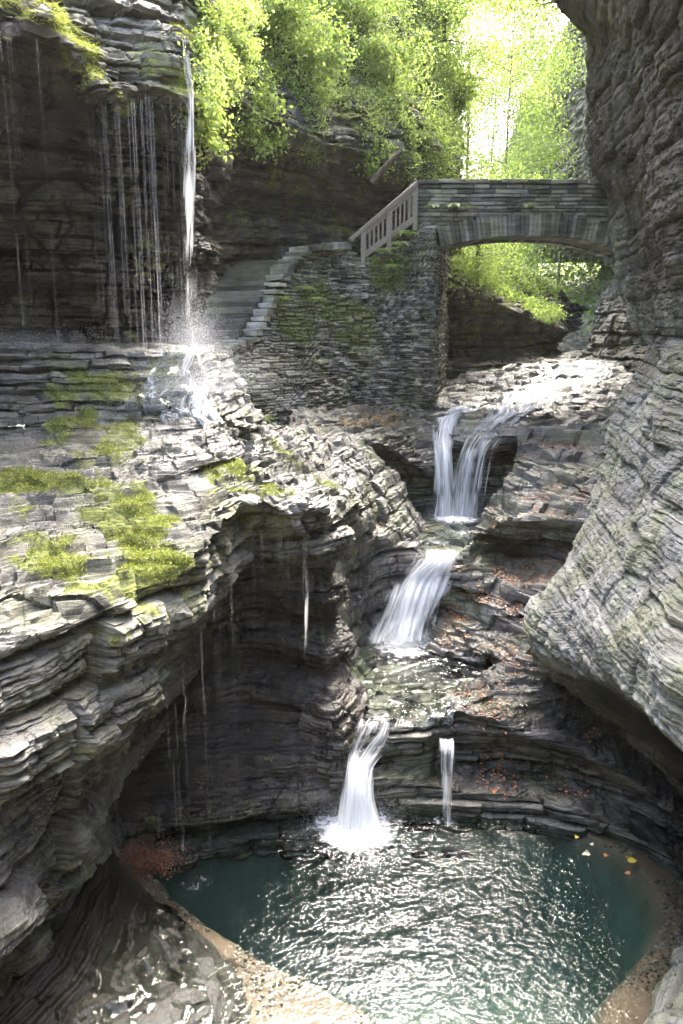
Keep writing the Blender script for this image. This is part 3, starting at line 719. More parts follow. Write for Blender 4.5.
bank = poly_sd(gx, gy, np.array([at_z(px, py, POOL_Z)[:2] for px, py in bank_px])) + 0.18 * fbm(gx * 2, gy * 2, gx * 0, 5, 4)
bz = POOL_Z - 0.06 - 1.9 * sstep(0.02, 1.0, -sd) - 0.05 * sstep(0, .5, sd) + 0.02 * fbm(gx * 4, gy * 4, gx * 0, 9, 3)
up = sstep(0.06, -0.9, bank)
hh = 0.05 + up * 0.42 + 0.09 * fbm(gx * 1.6, gy * 1.6, gx * 0, 15, 4) * up
stp = 0.055; hq = hh / stp; fq = hq - np.floor(hq)
hh2 = stp * (np.floor(hq) + np.where(fq < .75, fq * .2, .15 + (fq - .75) / .25 * .85))
bz = bz - 0.05 * (bank < 0)
lb = blobs(np.stack([gx, gy, bz], -1), [(150,855,10.9,.75),(175,845,11.1,.5),(125,858,10.8,.5)])
tag(mesh_np('pool_floor', np.stack([gx, gy, bz], -1).reshape(-1, 3), grid_faces(*gx.shape), M['pool_floor'], True,
    dict(deep=sstep(0.0, 0.35, -sd), brown=lb, rocky=bank * 0)), kind='structure')

# ------------------------------------------------------------------ water surfaces
def water(name, x0, x1, y0, y1, z, nx, ny, mat, foam, amp=1.0, poly=None, src=None):
    X, Y = np.meshgrid(np.linspace(x0, x1, nx), np.linspace(y0, y1, ny))
    d = np.hypot(X - src[0], Y - src[1]) if src is not None else X * 0
    cm = 0.55 + 0.75 * vnoise(X * 0.55, Y * 0.7, X * 0, 78)
    if src is not None: cm = np.clip(cm + 0.8 * np.exp(-d * .55), .18, 1.25) * (0.35 + 0.65 * np.exp(-((X - src[0] - .75) / 2.1)**2))
    Z = z + amp * cm * (0.010 * vnoise(X * 2.6, Y * 4.2, X * 0, 71) + 0.0075 * vnoise(X * 9.0 + Y, Y * 15, X * 0, 72) + 0.0048 * vnoise(X * 19, Y * 31 + X * 2, X * 0, 73))
    if src is not None:
        Z += amp * 0.016 * np.sin(d * 11 + 2.5 * vnoise(X * 1.3, Y * 1.3, X * 0, 74)) * np.exp(-d * 0.42)
    f = np.zeros(X.shape)
    for (fx, fy, r, s) in foam:
        f = np.maximum(f, s * np.clip(1 - np.hypot(X - fx, Y - fy) / r, 0, 1))
    o = mesh_np(name, np.stack([X, Y, Z], -1).reshape(-1, 3), grid_faces(ny, nx), mat, True, dict(foam=f))
    return tag(o, kind='structure')
s1 = at_z(355, 826, POOL_Z); s1b = at_z(446, 822, POOL_Z)
sL = at_z(190, 890, POOL_Z)
water('pool_water', -5.5, 6.5, 4.5, 12.6, POOL_Z, 760, 640, M['pool'],
      [(s1[0], s1[1] - .1, 1.0, 1.25), (s1[0] + .05, s1[1] - .35, 1.5, 0.62), (s1b[0], s1b[1], 0.5, .6), (sL[0] + .1, sL[1] + .1, 0.6, .45)], 1.0, src=s1)
s2 = at_z(405, 645, MID_Z)
water('pool_water', -0.6, 3.2, 12.72, 16.6, MID_Z, 220, 220, M['stream'], [(s2[0], s2[1], 1.1, 1.0), (s2[0] - .1, s2[1] - 1.2, 1.3, 0.45), (.75, 12.9, .9, .45)], 0.8, src=s2)
s3 = at_z(455, 518, TOP_Z)
water('pool_water', 0.6, 4.2, 16.72, 20.9, TOP_Z, 200, 220, M['stream'], [(s3[0], s3[1], 1.0, 1.0), (s3[0], s3[1] - 1.4, 1.3, .5), (2.0, 17, 1.0, .5)], 0.8, src=s3)

# ------------------------------------------------------------------ waterfalls
def snap(P, sheet, lift=0.04):
    """lay points of a water sheet onto the rock it runs over"""
    G = SHEETS[sheet][0].reshape(-1, 3)
    q = 0.11
    lo = G[:, :2].min(0); n = np.floor((G[:, :2].max(0) - lo) / q).astype(int) + 3
    top = np.full((n[0], n[1]), -99.0)
    ij = np.floor((G[:, :2] - lo) / q).astype(int) + 1
    np.maximum.at(top, (ij[:, 0], ij[:, 1]), G[:, 2])
    out = P.copy()
    f = (P[:, :2] - lo) / q + 0.5
    i0 = np.clip(np.floor(f).astype(int), 0, n - 2); u = np.clip(f - i0, 0, 1)
    h = [[top[i0[:, 0] + dx, i0[:, 1] + dy] for dy in (0, 1)] for dx in (0, 1)]
    z = (h[0][0] * (1 - u[:, 0]) + h[1][0] * u[:, 0]) * (1 - u[:, 1]) + (h[0][1] * (1 - u[:, 0]) + h[1][1] * u[:, 0]) * u[:, 1]
    ok = z > P[:, 2] - 1.0
    out[ok, 2] = z[ok] + lift
    return out

def fall(name, label, profile, seed, dens=0.55, cat='waterfall', layers=2, out=0.06, edge=0.35, bed=None, bed_to=0.5, fade=0.25):
    """profile rows from lip to foot: (left px, py, d), (right px, py, d)"""
    A = np.array([[at(*l), at(*r)] for l, r in profile])
    seg = np.linalg.norm(np.diff(A.mean(1), axis=0), axis=1)
    t = np.concatenate([[0], np.cumsum(seg)])
    nv = int(t[-1] / 0.035) + 4
    g = pchip(t, A, np.linspace(0, t[-1], nv))
    sl = np.linspace(0, t[-1], nv)
    wid = np.linalg.norm(g[:, 1] - g[:, 0], axis=1).max()
    nu = int(max(14, wid / 0.02))
    V, Fc, D, U = [], [], [], []
    dk = np.interp(sl, t, np.array(dens, float))[:, None] if hasattr(dens, '__len__') else np.full((nv, 1), float(dens))
    for L in range(layers):
        u = np.linspace(0, 1, nu)
        w = (u[None, :] - .5) * (1 + .10 * L) + .5 + 0.10 * vnoise(u[None, :] * 2.2, np.linspace(0, 1, nv)[:, None] * 2.2 + 3 * L, 0.9, seed + 20 + L) + 0.05 * vnoise(u[None, :] * 6, np.linspace(0, 1, nv)[:, None] * 3 + 7 * L, 0.3, seed + L)
        P = g[:, 0][:, None, :] * (1 - w[..., None]) + g[:, 1][:, None, :] * w[..., None]
        s = np.linspace(0, t[-1], nv)[:, None]
        rip = vnoise(u[None, :] * wid * 16 + 31 * L, s * 0.9, 2.0, seed + 5) * 0.05 + vnoise(u[None, :] * wid * 34, s * 1.6, 5.0 + L, seed + 6) * 0.025
        P[..., 1] -= rip + out * (L + 0.6) + 0.07 * np.sin(u[None, :] * PI)
        P[..., 2] += 0.5 * rip
        if bed:
            kk = sl < bed_to * t[-1] * 1.0
            wgt = (1 - sstep(bed_to - .12, bed_to, sl[kk] / t[-1]))[:, None]
            Q = P[kk]; Z = snap(Q.reshape(-1, 3), bed, 0.03 + 0.02 * L)[:, 2].reshape(Q.shape[:2])
            Z = Z + .35 * rip[kk]
            P[kk, :, 2] = Z * wgt + Q[..., 2] * (1 - wgt)
        dd = dk - 0.08 * L - 0.45 * (1 - sstep(0, fade, s / t[-1])) - edge * np.abs(2 * u[None, :] - 1)**3 + 0.20 * vnoise(u[None, :] * wid * 4.0, s * 0.8, 9.0 + L, seed + 8) + 0.14 * vnoise(u[None, :] * wid * 9, s * 2.6, 4.0 + L, seed + 9)
        base = sum(len(v) for v in V)
        V.append(P.reshape(-1, 3)); Fc.append(grid_faces(nv, nu) + base); D.append((dd + 0 * P[..., 0]).ravel())
        U.append(np.stack([np.broadcast_to(u[None, :] * wid / 1.2 + L * 3.3, P.shape[:2]), np.broadcast_to(s / 2.0 + L * .7, P.shape[:2])], -1).reshape(-1, 2))
    base = np.array([A[-1].mean(0)[0], A[-1].mean(0)[1], A[-1].mean(0)[2]])
    r = empty(name, base)
    tag(r, label, cat)
    for L in range(layers):
        b0 = sum(len(v) for v in V[:L])
        mesh_np('water_sheet', V[L], Fc[L] - b0, M['fall'], True, dict(dens=D[L]), parent=r, uv=U[L])
    return r
fall('waterfall', 'lowest white waterfall pouring in one plume into the round pool',
     [((350,716,12.5),(410,716,12.5)), ((347,732,12.2),(402,734,12.25)), ((345,748,12.02),(388,747,12.1)), ((345,766,11.78),(371,768,11.78)), ((343,790,11.55),(369,790,11.55)), ((338,822,11.35),(373,822,11.35))], 3, [.5,.5,.5,.72,.86,1.0], layers=3, fade=.02)
fall('water_trickle', 'thin trickle over the stone lip beside the lowest waterfall',
     [((438,735,12.2),(456,735,12.2)), ((438,752,11.95),(456,752,11.95)), ((440,790,11.75),(454,790,11.75)), ((440,820,11.6),(453,820,11.6))], 9, [.6,.42,.5,.42], cat='trickle', fade=.02)
fall('waterfall', 'fanned middle waterfall tumbling over brown steps into the small pool',
     [((418,548,16.9),(458,548,16.9)), ((414,560,16.5),(456,558,16.6)), ((396,576,16.3),(450,574,16.4)), ((386,596,15.95),(444,590,16.2)), ((378,618,15.7),(440,612,15.9)), ((368,640,15.4),(438,638,15.5))], 14, [.62,.7,.56,.66,.6,.62], layers=3, fade=.02)
fall('waterfall', 'slender upper waterfall plunging beside the dark rock hollow',
     [((452,399,23.2),(500,400,23.2)), ((436,420,21.4),(462,412,21.8)), ((433,440,20.6),(452,440,20.8)), ((434,466,20.1),(452,462,20.2)), ((433,490,19.9),(454,490,19.9)), ((428,517,19.7),(456,517,19.7))], 19, [.5,.62,.7,.62,.6,.66], bed='stream_bed', bed_to=.35, fade=.1)
fall('waterfall', 'broad upper waterfall sliding down a slope then fanning off its lip',
     [((520,382,26.6),(612,371,27.6)), ((500,398,23.8),(588,388,24.8)), ((482,414,22.2),(548,406,22.9)), ((464,432,21.1),(512,428,21.4)), ((456,452,20.3),(492,452,20.4)), ((450,484,19.95),(484,486,20.0)), ((446,517,19.7),(480,517,19.7))], 23, [.6,.55,.5,.55,.5,.5,.6], layers=3, bed='stream_bed', bed_to=.70, fade=.1)
fall('waterfall', 'small far cascade under the stone bridge',
     [((554,361,28.3),(604,358,28.6)), ((552,368,27.7),(602,366,28.0)), ((546,378,26.9),(600,375,27.2))], 29, 0.62, bed='stream_bed', bed_to=1.2, fade=.05)
fall('waterfall', 'tall thin cascade dropping from the mossy lip onto the stepped ledge',
     [((180,30,14.5),(191,28,14.5)), ((183,70,14.0),(194,70,14.0)), ((186,100,13.85),(198,100,13.85)), ((184,160,13.8),(199,160,13.8)), ((183,250,13.8),(200,250,13.8)), ((181,348,13.8),(203,348,13.8))], 33, 0.42, out=0.03, fade=.04)
fall('waterfall', 'spreading veil of water over the mossy stone steps',
     [((176,349,13.8),(206,349,13.9)), ((150,370,13.6),(216,368,13.8)), ((120,392,13.2),(228,390,13.6)), ((90,412,12.8),(236,412,13.3))], 37, [.46,.34,.28,.25], layers=2, edge=0.3, fade=.02)
fall('water_trickle', 'narrow trickle hanging from the terrace rim beside the wet pillar',
     [((306,530,11.5),(309,530,11.5)), ((305,560,11.35),(310,560,11.35)), ((304,640,11.2),(309,640,11.2)), ((302,705,11.1),(309,705,11.1))], 41, 0.30, cat='trickle', layers=1, fade=.02)
fall('water_trickle', 'faint trickle falling past the mossy knob of the overhang',
     [((183,645,9.7),(190,645,9.7)), ((182,700,9.7),(190,700,9.7)), ((180,770,9.7),(188,770,9.7)), ((176,880,9.75),(190,880,9.75))], 43, 0.30, cat='trickle', layers=1, fade=.02)
fall('water_trickle', 'short twin trickle under the notch in the terrace rim',
     [((214,560,10.8),(222,560,10.8)), ((213,590,10.8),(221,590,10.8)), ((212,640,10.8),(222,640,10.8))], 47, 0.34, cat='trickle', layers=1, fade=.02)

def flow(name, sheet, quad, n, lift, foam, blur=3, mat='stream'):
    """thin running water following the rock surface inside a plan quad"""
    Q = [pt(p) for p in quad]
    u, v = np.meshgrid(np.linspace(0, 1, n), np.linspace(0, 1, n))
    P = sum(w[..., None] * q for w, q in zip(((1 - u) * (1 - v), u * (1 - v), u * v, (1 - u) * v), Q))
    P[..., 2] = -50
    Z = snap(P.reshape(-1, 3), sheet, 0.0)[:, 2].reshape(n, n)
    for _ in range(blur):
        Zp = np.pad(Z, 1, mode='edge'); Z = (Zp[:-2, 1:-1] + Zp[2:, 1:-1] + Zp[1:-1, :-2] + Zp[1:-1, 2:] + 2 * Z) / 6
    Z = Z + lift + 0.012 * vnoise(P[..., 0] * 6, P[..., 1] * 6, 0.4, 7) + 0.008 * vnoise(P[..., 0] * 15, P[..., 1] * 11, 0.4, 8)
    P[..., 2] = Z
    f = foam * (0.75 + 0.9 * vnoise(P[..., 0] * 2.2, P[..., 1] * 2.2, 0.1, 9))
    return tag(mesh_np(name, P.reshape(-1, 3), grid_faces(n, n), M[mat], True, dict(foam=f)), kind='structure')
flow('stream_water', 'rock_shelf', [(346,730,12.28), (452,729,12.45), (480,694,13.1), (352,694,13.1)], 130, -0.012, 0.36, 2)
flow('stream_water', 'stream_bed', [(462,414,22.4), (560,412,22.8), (618,366,27.6), (545,366,27.9)], 150, 0.0, 0.30, 2)
flow('stream_water', 'rock_ledge', [(118,412,12.95), (234,413,13.4), (207,350,14.3), (172,350,14.2)], 120, 0.02, 0.50, 1)

flow('stream_water', 'rock_slab', [('z',60,1200,-7.3), ('z',228,1060,-7.5), ('z',176,900,-7.5), ('z',112,880,-7.3)], 170, -0.012, 0.05, 1)

# thin drips: nobody could count them
def tubes(paths, rad, sides=3):
    V, Fc = [], []
    b = 0
    for (p0, p1), r in zip(paths, rad):
        a = np.arange(sides) / sides * 2 * PI
        ring = np.stack([np.cos(a), np.sin(a), a * 0], -1) * r
        V += [p0 + ring, p1 + ring * 1.1]
        for i in range(sides):
            j = (i + 1) % sides
            Fc.append((b + i, b + j, b + sides + j, b + sides + i))
        b += 2 * sides
    return np.concatenate(V), np.array(Fc)
paths, rad = [], []
def drip_line(pts, n, foot, r=0.004, lo=0.2, hi=1.0):
    P = np.array([at(*p) for p in pts]); t = np.linspace(0, 1, len(P))
    for _ in range(n):
        u = random.random()
        p = np.array([np.interp(u, t, P[:, k]) for k in range(3)]) + RNG.normal(0, 0.05, 3) * np.array([1, 1, 0])
        L = (p[2] - foot); z = p[2]
        while z > foot:
            seg = random.uniform(lo, hi) * min(L, 2.2)
            q0 = np.array([p[0], p[1], z]); q1 = np.array([p[0] + random.gauss(0, .004), p[1], max(foot, z - seg)])
            if random.random() < 0.72:
                paths.append((q0, q1)); rad.append(r * random.uniform(0.5, 1.3))
            z -= seg + random.uniform(0, 0.4)
drip_line([(92,100,13.1),(110,108,13.1),(124,104,13.2)], 16, -0.3, 0.0026)
drip_line([(150,92,13.6),(168,98,13.7),(182,104,13.8)], 9, -0.3, 0.0024)
drip_line([(184,102,13.8),(200,104,13.9)], 3, -0.3, 0.002)
drip_line([(-20,22,12.1),(0,20,12.1),(40,40,12.4)], 6, -0.3, 0.002)
drip_line([(124,104,13.2),(150,95,13.6)], 16, -0.3, 0.004)
drip_line([(60,640,7.9),(110,632,8.5),(150,615,8.9),(188,600,9.5)], 14, -6.0, 0.0012, 0.1, 0.5)
drip_line([(192,585,9.7),(222,545,10.8),(250,530,11.7),(310,540,11.6)], 22, -7.4, 0.0014, 0.1, 0.6)
V, Fc = tubes(paths, rad)
tag(mesh_np('dripping_water', V, Fc, M['drip'], False), 'fine threads of water dripping from the overhanging rims', 'water drips', kind='stuff')

# spray: tiny droplets drifting at the foot of the cascade and in the plunge pools
def droplets(spec):
    V, Fc = [], []
    b = 0
    for (px, py, d, sx, sy, sz, n, r) in spec:
        c = at(px, py, d)
        p = c + RNG.normal(0, 1, (n, 3)) * np.array([sx, sy, sz])
        p[:, 2] = c[2] + np.abs(p[:, 2] - c[2]) * 1.0
        rr = r * RNG.uniform(0.5, 1.3, (n, 1, 1))
        tet = np.array([[1, 1, 1], [1, -1, -1], [-1, 1, -1], [-1, -1, 1]], float) / 1.7
        q = p[:, None, :] + tet[None] * rr
        f = np.array([[0, 1, 2], [0, 3, 1], [0, 2, 3], [1, 3, 2]])
        V.append(q.reshape(-1, 3)); Fc.append((b + np.arange(n)[:, None, None] * 4 + f[None]).reshape(-1, 3)); b += n * 4
    return np.concatenate(V), np.concatenate(Fc)
V, Fc = droplets([(192,352,13.7,.26,.25,.42,16000,.0030), (200,392,13.35,.5,.3,.36,26000,.0030), (15,348,13.9,.7,.4,.16,8400,0.0039), (160,405,13.3,.8,.3,.12,6000,0.0028), (353,826,11.35,.40,.25,.22,8400,0.0033), (450,518,19.8,.5,.3,.2,4320,0.0044), (400,640,15.5,.45,.3,.15,4320,0.0039), (480,404,22.8,.9,.9,.1,1680,0.0044), (580,378,28,.6,.6,.15,1440,0.0055)])
tag(mesh_np('spray', V, Fc, M['spray'], False), 'white spray drifting at the feet of the falls', 'spray', kind='stuff')
# ================================================================== MASONRY, BRIDGE, STAIRS, RAILING
def masonry_grid(G, seed, course=0.062, relief=0.085, slen=0.27):
    """relief of rough thin courses on a (nv,nu,3) grid; bed lines follow world z"""
    N, flip = normals(G)
    x, y, z = G[..., 0], G[..., 1], G[..., 2]
    s = np.concatenate([np.zeros((G.shape[0], 1)), np.cumsum(np.hypot(np.diff(x, axis=1), np.diff(y, axis=1)), axis=1)], 1)
    hv = z / course + 0.5 * vnoise(z / course * 0.6, 1.1, 2.2, seed) + 0.35 * vnoise(s * 0.9, z * 2, 0.4, seed + 1)
    k = np.floor(hv); f = hv - k
    u = s / slen + _h(k, k * 0 + 1, k * 0, seed) * 7 + 0.9 * vnoise(s / slen * 0.8, k * 5.1, 0.7, seed + 2)
    ku = np.floor(u); fu = u - ku
    o = _h(k, ku, k * 0 + 3, seed)
    e = np.maximum(sstep(0.6, 1, np.abs(2 * f - 1)), sstep(0.86, 1, np.abs(2 * fu - 1)))
    off = relief * (o**1.4 - 0.4) - relief * 0.8 * e + 0.05 * fbm(x * 1.1, y * 1.1, z * 1.1, seed + 5, 3) + 0.012 * vnoise(x * 14, y * 14, z * 20, seed + 6)
    G2 = G + N * off[..., None]
    return G2, flip, e, _h(k, ku, k * 0 + 8, seed) * 2 - 1

def masonry(name, rows, parent, seed, step=1.1, moss=(), moss_base=0.0, cap=520, **kw):
    G = loft(rows, step, cap)
    G2, flip, e, lay = masonry_grid(G, seed, **kw)
    m = np.clip(moss_base + 0.7 * (blobs(G, moss) if moss else 0) * (1 + 1.4 * fbm(G[..., 0] * 1.7, G[..., 1] * 1.7, G[..., 2] * 1.7, seed + 60, 4)), 0, 1.2) + np.zeros(G.shape[:2])
    SHEETS[name] = (G2, normals(G2)[0], m)
    z = np.zeros(G.shape[:2])
    return mesh_np(name, G2.reshape(-1, 3), grid_faces(G.shape[0], G.shape[1], flip), M['masonry'], False,
                   dict(moss=m, wet=z + 0.05, brown=z, layer=lay * 1.3, groove=e), parent=parent)

wall = empty('retaining_wall', at(345, 400, 21))
tag(wall, 'rough dry stacked stone retaining wall holding up the stairs', 'stone wall')
masonry('stone_face', [
 [(213,352,19.0), (246,343,19.8), (264,308,20.7), (282,271,21.6), (302,250,22.3), (345,247,23.0), (366,258,23.4), (414,224,23.9), (436,214,24.1)],
 [(222,366,18.6), (250,358,19.5), (270,332,20.4), (289,305,21.2), (312,293,21.9), (345,292,22.5), (374,292,22.9), (412,285,23.4), (436,282,23.6)],
 [(238,392,18.4), (258,380,19.0), (282,362,20.0), (300,350,20.6), (322,345,21.2), (348,345,21.8), (380,345,22.3), (410,342,22.8), (435,342,23.1)],
 [(258,424,18.4), (276,412,18.9), (296,405,19.5), (314,402,20.0), (332,402,20.6), (354,402,21.2), (384,402,21.9), (410,403,22.4), (434,404,22.8)],
 [(262,440,18.3), (278,432,18.8), (298,424,19.4), (316,420,19.9), (334,420,20.5), (356,420,21.1), (386,420,21.8), (410,420,22.3), (433,420,22.7)],
 ], wall, 61, moss=((320,300,21.8,1.0),(350,320,22,1.2),(290,290,21.4,.8),(390,270,23.2,.9),(235,385,18.6,.5),(225,365,18.7,.4),(300,320,21,.9)), moss_base=0.16)
masonry('wall_end', [
 [(436,214,24.1), (446,216,26.5), (452,218,30)],
 [(436,282,23.6), (444,284,26.0), (450,286,30)],
 [(435,342,23.1), (443,343,25.6), (449,344,30)],
 [(434,404,22.8), (442,402,25.4), (448,400,30)],
 [(433,420,22.7), (441,418,25.2), (447,416,30)],
 ], wall, 62, step=1.3)

# --- stone arch bridge
bridge = empty('stone_bridge', at(520, 245, 24.2))
tag(bridge, 'low stone arch footbridge spanning the gorge above the falls', 'bridge')
zt = at(500, 183, 24.0)[2]
xL, xR, yF, yB = at(412, 200, 24)[0], at(640, 200, 24)[0], 24.0, 26.0
# arch intrados from three points
aL, aC, aR = at(440, 246, 24), at(525, 235, 24), at(616, 250, 24)
cxa = (aL[0] + aR[0]) / 2; span = (aR[0] - aL[0]) / 2; rise = aC[2] - (aL[2] + aR[2]) / 2
Rad = (span**2 + rise**2) / (2 * rise); zc_ = aC[2] - Rad
def arch_z(x, r=0.0): return zc_ + np.sqrt(np.maximum((Rad + r)**2 - (x - cxa)**2, 0))
RING = 0.56
# parapet and spandrel: front and back faces, top, in coursed stone
def bridge_face(y, seed, nm):
    nu, nv = 330, 90
    xs = np.linspace(xL, xR, nu)
    lower = np.clip(arch_z(xs, RING), aL[2] - 0.2, None)
    t = np.linspace(0, 1, nv)[:, None]
    G = np.zeros((nv, nu, 3)); G[..., 0] = xs; G[..., 1] = y; G[..., 2] = zt * (1 - t) + lower * t
    G[..., 2] += 0.03 * vnoise(xs[None, :] * 2.2, t * 0, 0.5, seed) * (1 - t)
    if y > 25: G = G[:, ::-1]
    N, flip = normals(G)
    z = G[..., 2]
    course, slen = 0.105, 0.55
    s = G[..., 0]
    hv = z / course + 0.4 * vnoise(z / course * 0.6, 1.1, 2.2, seed) + 0.12 * vnoise(s * 0.9, z * 2, 0.4, seed + 1)
    k = np.floor(hv); f = hv - k
    u = s / slen + _h(k, k * 0 + 1, k * 0, seed) * 7 + 0.8 * vnoise(s / slen * 0.8, k * 5.1, 0.7, seed + 2)
    ku = np.floor(u); fu = u - ku
    e = np.maximum(sstep(0.62, 1, np.abs(2 * f - 1)), sstep(0.92, 1, np.abs(2 * fu - 1)))
    o = _h(k, ku, k * 0 + 3, seed)
    sg = -1 if y < 25 else 1
    off = 0.05 * o - 0.04 * e + 0.01 * vnoise(s * 14, z * 20, 0.3, seed + 4)
    G[..., 1] += sg * off
    zz = np.zeros((nv, nu))
    mo = 0.18 + 0.25 * fbm(G[..., 0] * 1.2, G[..., 2] * 3, 0.5, seed + 3, 3)
    mesh_np(nm, G.reshape(-1, 3), grid_faces(nv, nu, flip if y < 25 else not flip), M['masonry'], False, dict(moss=mo, wet=zz, brown=zz, layer=(_h(k, ku, k * 0 + 8, seed) * 2 - 1) * 1.2, groove=e), parent=bridge)
bridge_face(yF, 71, 'parapet'); bridge_face(yB, 72, 'parapet')

def flat_attrs(n, moss=0.0): return dict(moss=np.full(n, moss), wet=np.zeros(n), brown=np.zeros(n), layer=RNG.uniform(-.6, .6, n), groove=np.zeros(n))
def boxes_mesh(name, bs, mat, parent=None, layer=True, moss=0.0, bevel=0.0, dark=0.0):
    """bs: list of 8-corner arrays"""
    V = np.concatenate(bs); nB = len(bs)
    f = np.array([[0, 3, 2, 1], [4, 5, 6, 7], [0, 1, 5, 4], [1, 2, 6, 5], [2, 3, 7, 6], [3, 0, 4, 7]])
    Fc = (np.arange(nB)[:, None, None] * 8 + f[None]).reshape(-1, 4)
    at_ = flat_attrs(len(V), moss)
    at_['dark'] = np.full(len(V), dark)
    at_['layer'] = np.repeat(RNG.uniform(-1.2, 1.2, nB), 8)
    o = mesh_np(name, V, Fc, mat, False, at_, parent=parent)
    if bevel:
        m = o.modifiers.new('soft_edge', 'BEVEL'); m.width = bevel; m.segments = 2; m.limit_method = 'ANGLE'
    return o
def box8(c, sx, sy, sz, rz=0.0, jit=0.0):
    q = np.array([[-1, -1, -1], [1, -1, -1], [1, 1, -1], [-1, 1, -1], [-1, -1, 1], [1, -1, 1], [1, 1, 1], [-1, 1, 1]], float) * np.array([sx, sy, sz]) / 2
    if jit: q += RNG.uniform(-jit, jit, q.shape)
    cr, sr = math.cos(rz), math.sin(rz)
    q = np.stack([q[:, 0] * cr - q[:, 1] * sr, q[:, 0] * sr + q[:, 1] * cr, q[:, 2]], -1)
    return q + np.asarray(c)
# voussoirs
th0 = math.asin((xL + 0.75 - cxa) / (Rad + .3)); th1 = math.asin((xR - 0.2 - cxa) / (Rad + .3))
nvs = int((th1 - th0) * Rad / 0.115)
for side, (ya, yb) in enumerate(((yF - 0.05, yF + 0.45), (yB - 0.45, yB + 0.05))):
    vs = []
    for i in range(nvs):
        ta = th0 + (th1 - th0) * (i + 0.06) / nvs; tb = th0 + (th1 - th0) * (i + 0.94) / nvs
        jr, jy = random.uniform(-.04, .05), random.uniform(-.025, .025)
        q = []
        for yy in (ya + jy, yb):
            for (tt, r) in ((ta, Rad), (tb, Rad), (tb, Rad + RING + jr), (ta, Rad + RING + jr)):
                q.append((cxa + math.sin(tt) * r, yy, zc_ + math.cos(tt) * r))
        vs.append(np.array(q))
    boxes_mesh('arch_ring', vs, M['masonry'], bridge)
# soffit between the rings and the deck
n = 60; th = np.linspace(th0, th1, n)
sx_, sz_ = cxa + np.sin(th) * (Rad + .03), zc_ + np.cos(th) * (Rad + .03)
G = np.stack([np.stack([sx_, np.full(n, yy), sz_], -1) for yy in (yF + .44, yF + 1.0, yB - .44)])
mesh_np('soffit', G.reshape(-1, 3), grid_faces(3, n), M['masonry'], False, flat_attrs(3 * n), parent=bridge)
boxes_mesh('deck', [box8(((xL + xR) / 2, (yF + yB) / 2, zt - 1.0), xR - xL, yB - yF - .9, 0.18)], M['masonry'], bridge)
for yy in (yF, yB):
    sg = 1 if yy < 25 else -1
    xx, cop = xL, []
    while xx < xR:
        w = random.uniform(0.35, 0.8)
        cop.append(box8((xx + w / 2, yy + sg * .17, zt + 0.035 + random.uniform(-.012, .012)), w - 0.015, 0.5, 0.09, 0, 0.012))
        xx += w
    boxes_mesh('coping', cop, M['masonry'], bridge, bevel=0.012)
    boxes_mesh('parapet_core', [box8(((xL + xR) / 2, yy + sg * .2, zt - 0.45), xR - xL - .02, 0.34, 0.86)], M['masonry'], bridge)

# --- stairs along the cliff
st = empty('stone_staircase', at(207, 350, 18.5))
tag(st, 'dark stone stairs climbing between the cliff and the retaining wall', 'stairs')
p0, p1 = at(236, 348, 19.5), at(290, 260, 22.0)
ns = 16
dirv = (p1 - p0); rz = math.atan2(dirv[1], dirv[0])
for i in range(ns):
    t = (i + 0.5) / ns
    c = p0 + dirv * t
    w = 1.55
    nrm = np.array([-math.sin(rz), math.cos(rz), 0])
    run = math.hypot(dirv[0], dirv[1]) / ns; rise_ = dirv[2] / ns
    cc = c + nrm * (w / 2 + 0.12)
    boxes_mesh('step', [box8((cc[0], cc[1], c[2] - 0.35 + rise_ / 2), run + 0.05, w, 0.7, rz, 0.012)], M['dark_rock'], st, bevel=0.015, dark=.55)
# stepped coping stones on the wall's edge
cps = []
edge = [(213,352,18.9),(246,343,19.75),(264,308,20.65),(282,271,21.55),(302,250,22.2),(345,247,22.9)]
E = np.array([at(*e) for e in edge]); tt = np.linspace(0, 1, len(E))
for i in range(26):
    u = (i + .5) / 26
    c = np.array([np.interp(u, tt, E[:, k]) for k in range(3)])
    cps.append(box8((c[0], c[1] + .12, c[2] + 0.03), random.uniform(.28, .42), 0.5, random.uniform(.10, .18), rz + random.uniform(-.1, .1), 0.02))
boxes_mesh('coping', cps, M['masonry'], wall, bevel=0.015)

# --- wooden railing
rail = empty('wooden_railing', at(362, 262, 23.3))
tag(rail, 'weathered wooden stair railing with slanted rails and close balusters', 'railing')
rb0, rb1 = at(363, 259, 23.3), at(415, 221, 23.75)     # bottom rail ends
rt0, rt1 = at(350, 240, 23.2), at(417, 183, 23.75)     # handrail ends
def beam(name, a, b, w, h, mat, parent):
    d = b - a; L = np.linalg.norm(d); d = d / L
    side = np.cross(d, [0, 0, 1.0]) if abs(d[2]) < .98 else np.array([1.0, 0, 0]); side /= np.linalg.norm(side); up = np.cross(side, d)
    q = []
    for s in (a, b):
        for (i, j) in ((-1, -1), (1, -1), (1, 1), (-1, 1)): q.append(s + side * i * w / 2 + up * j * h / 2)
    V = np.array(q)
    f = np.array([[0, 3, 2, 1], [4, 5, 6, 7], [0, 1, 5, 4], [1, 2, 6, 5], [2, 3, 7, 6], [3, 0, 4, 7]])
    o = mesh_np(name, V, f[:, ::-1], mat, parent=parent)
    m = o.modifiers.new('soft_edge', 'BEVEL'); m.width = 0.008; m.segments = 2
    return o
beam('handrail', rt0, rt1, 0.16, 0.10, M['wood'], rail)
beam('bottom_rail', rb0 + np.array([0, 0, .08]), rb1 + np.array([0, 0, .08]), 0.07, 0.15, M['wood'], rail)
beam('top_rail', rt0 + (rt1 - rt0) * .17 + np.array([0, 0, -.14]), rt1 + np.array([0, 0, -.14]), 0.06, 0.12, M['wood'], rail)
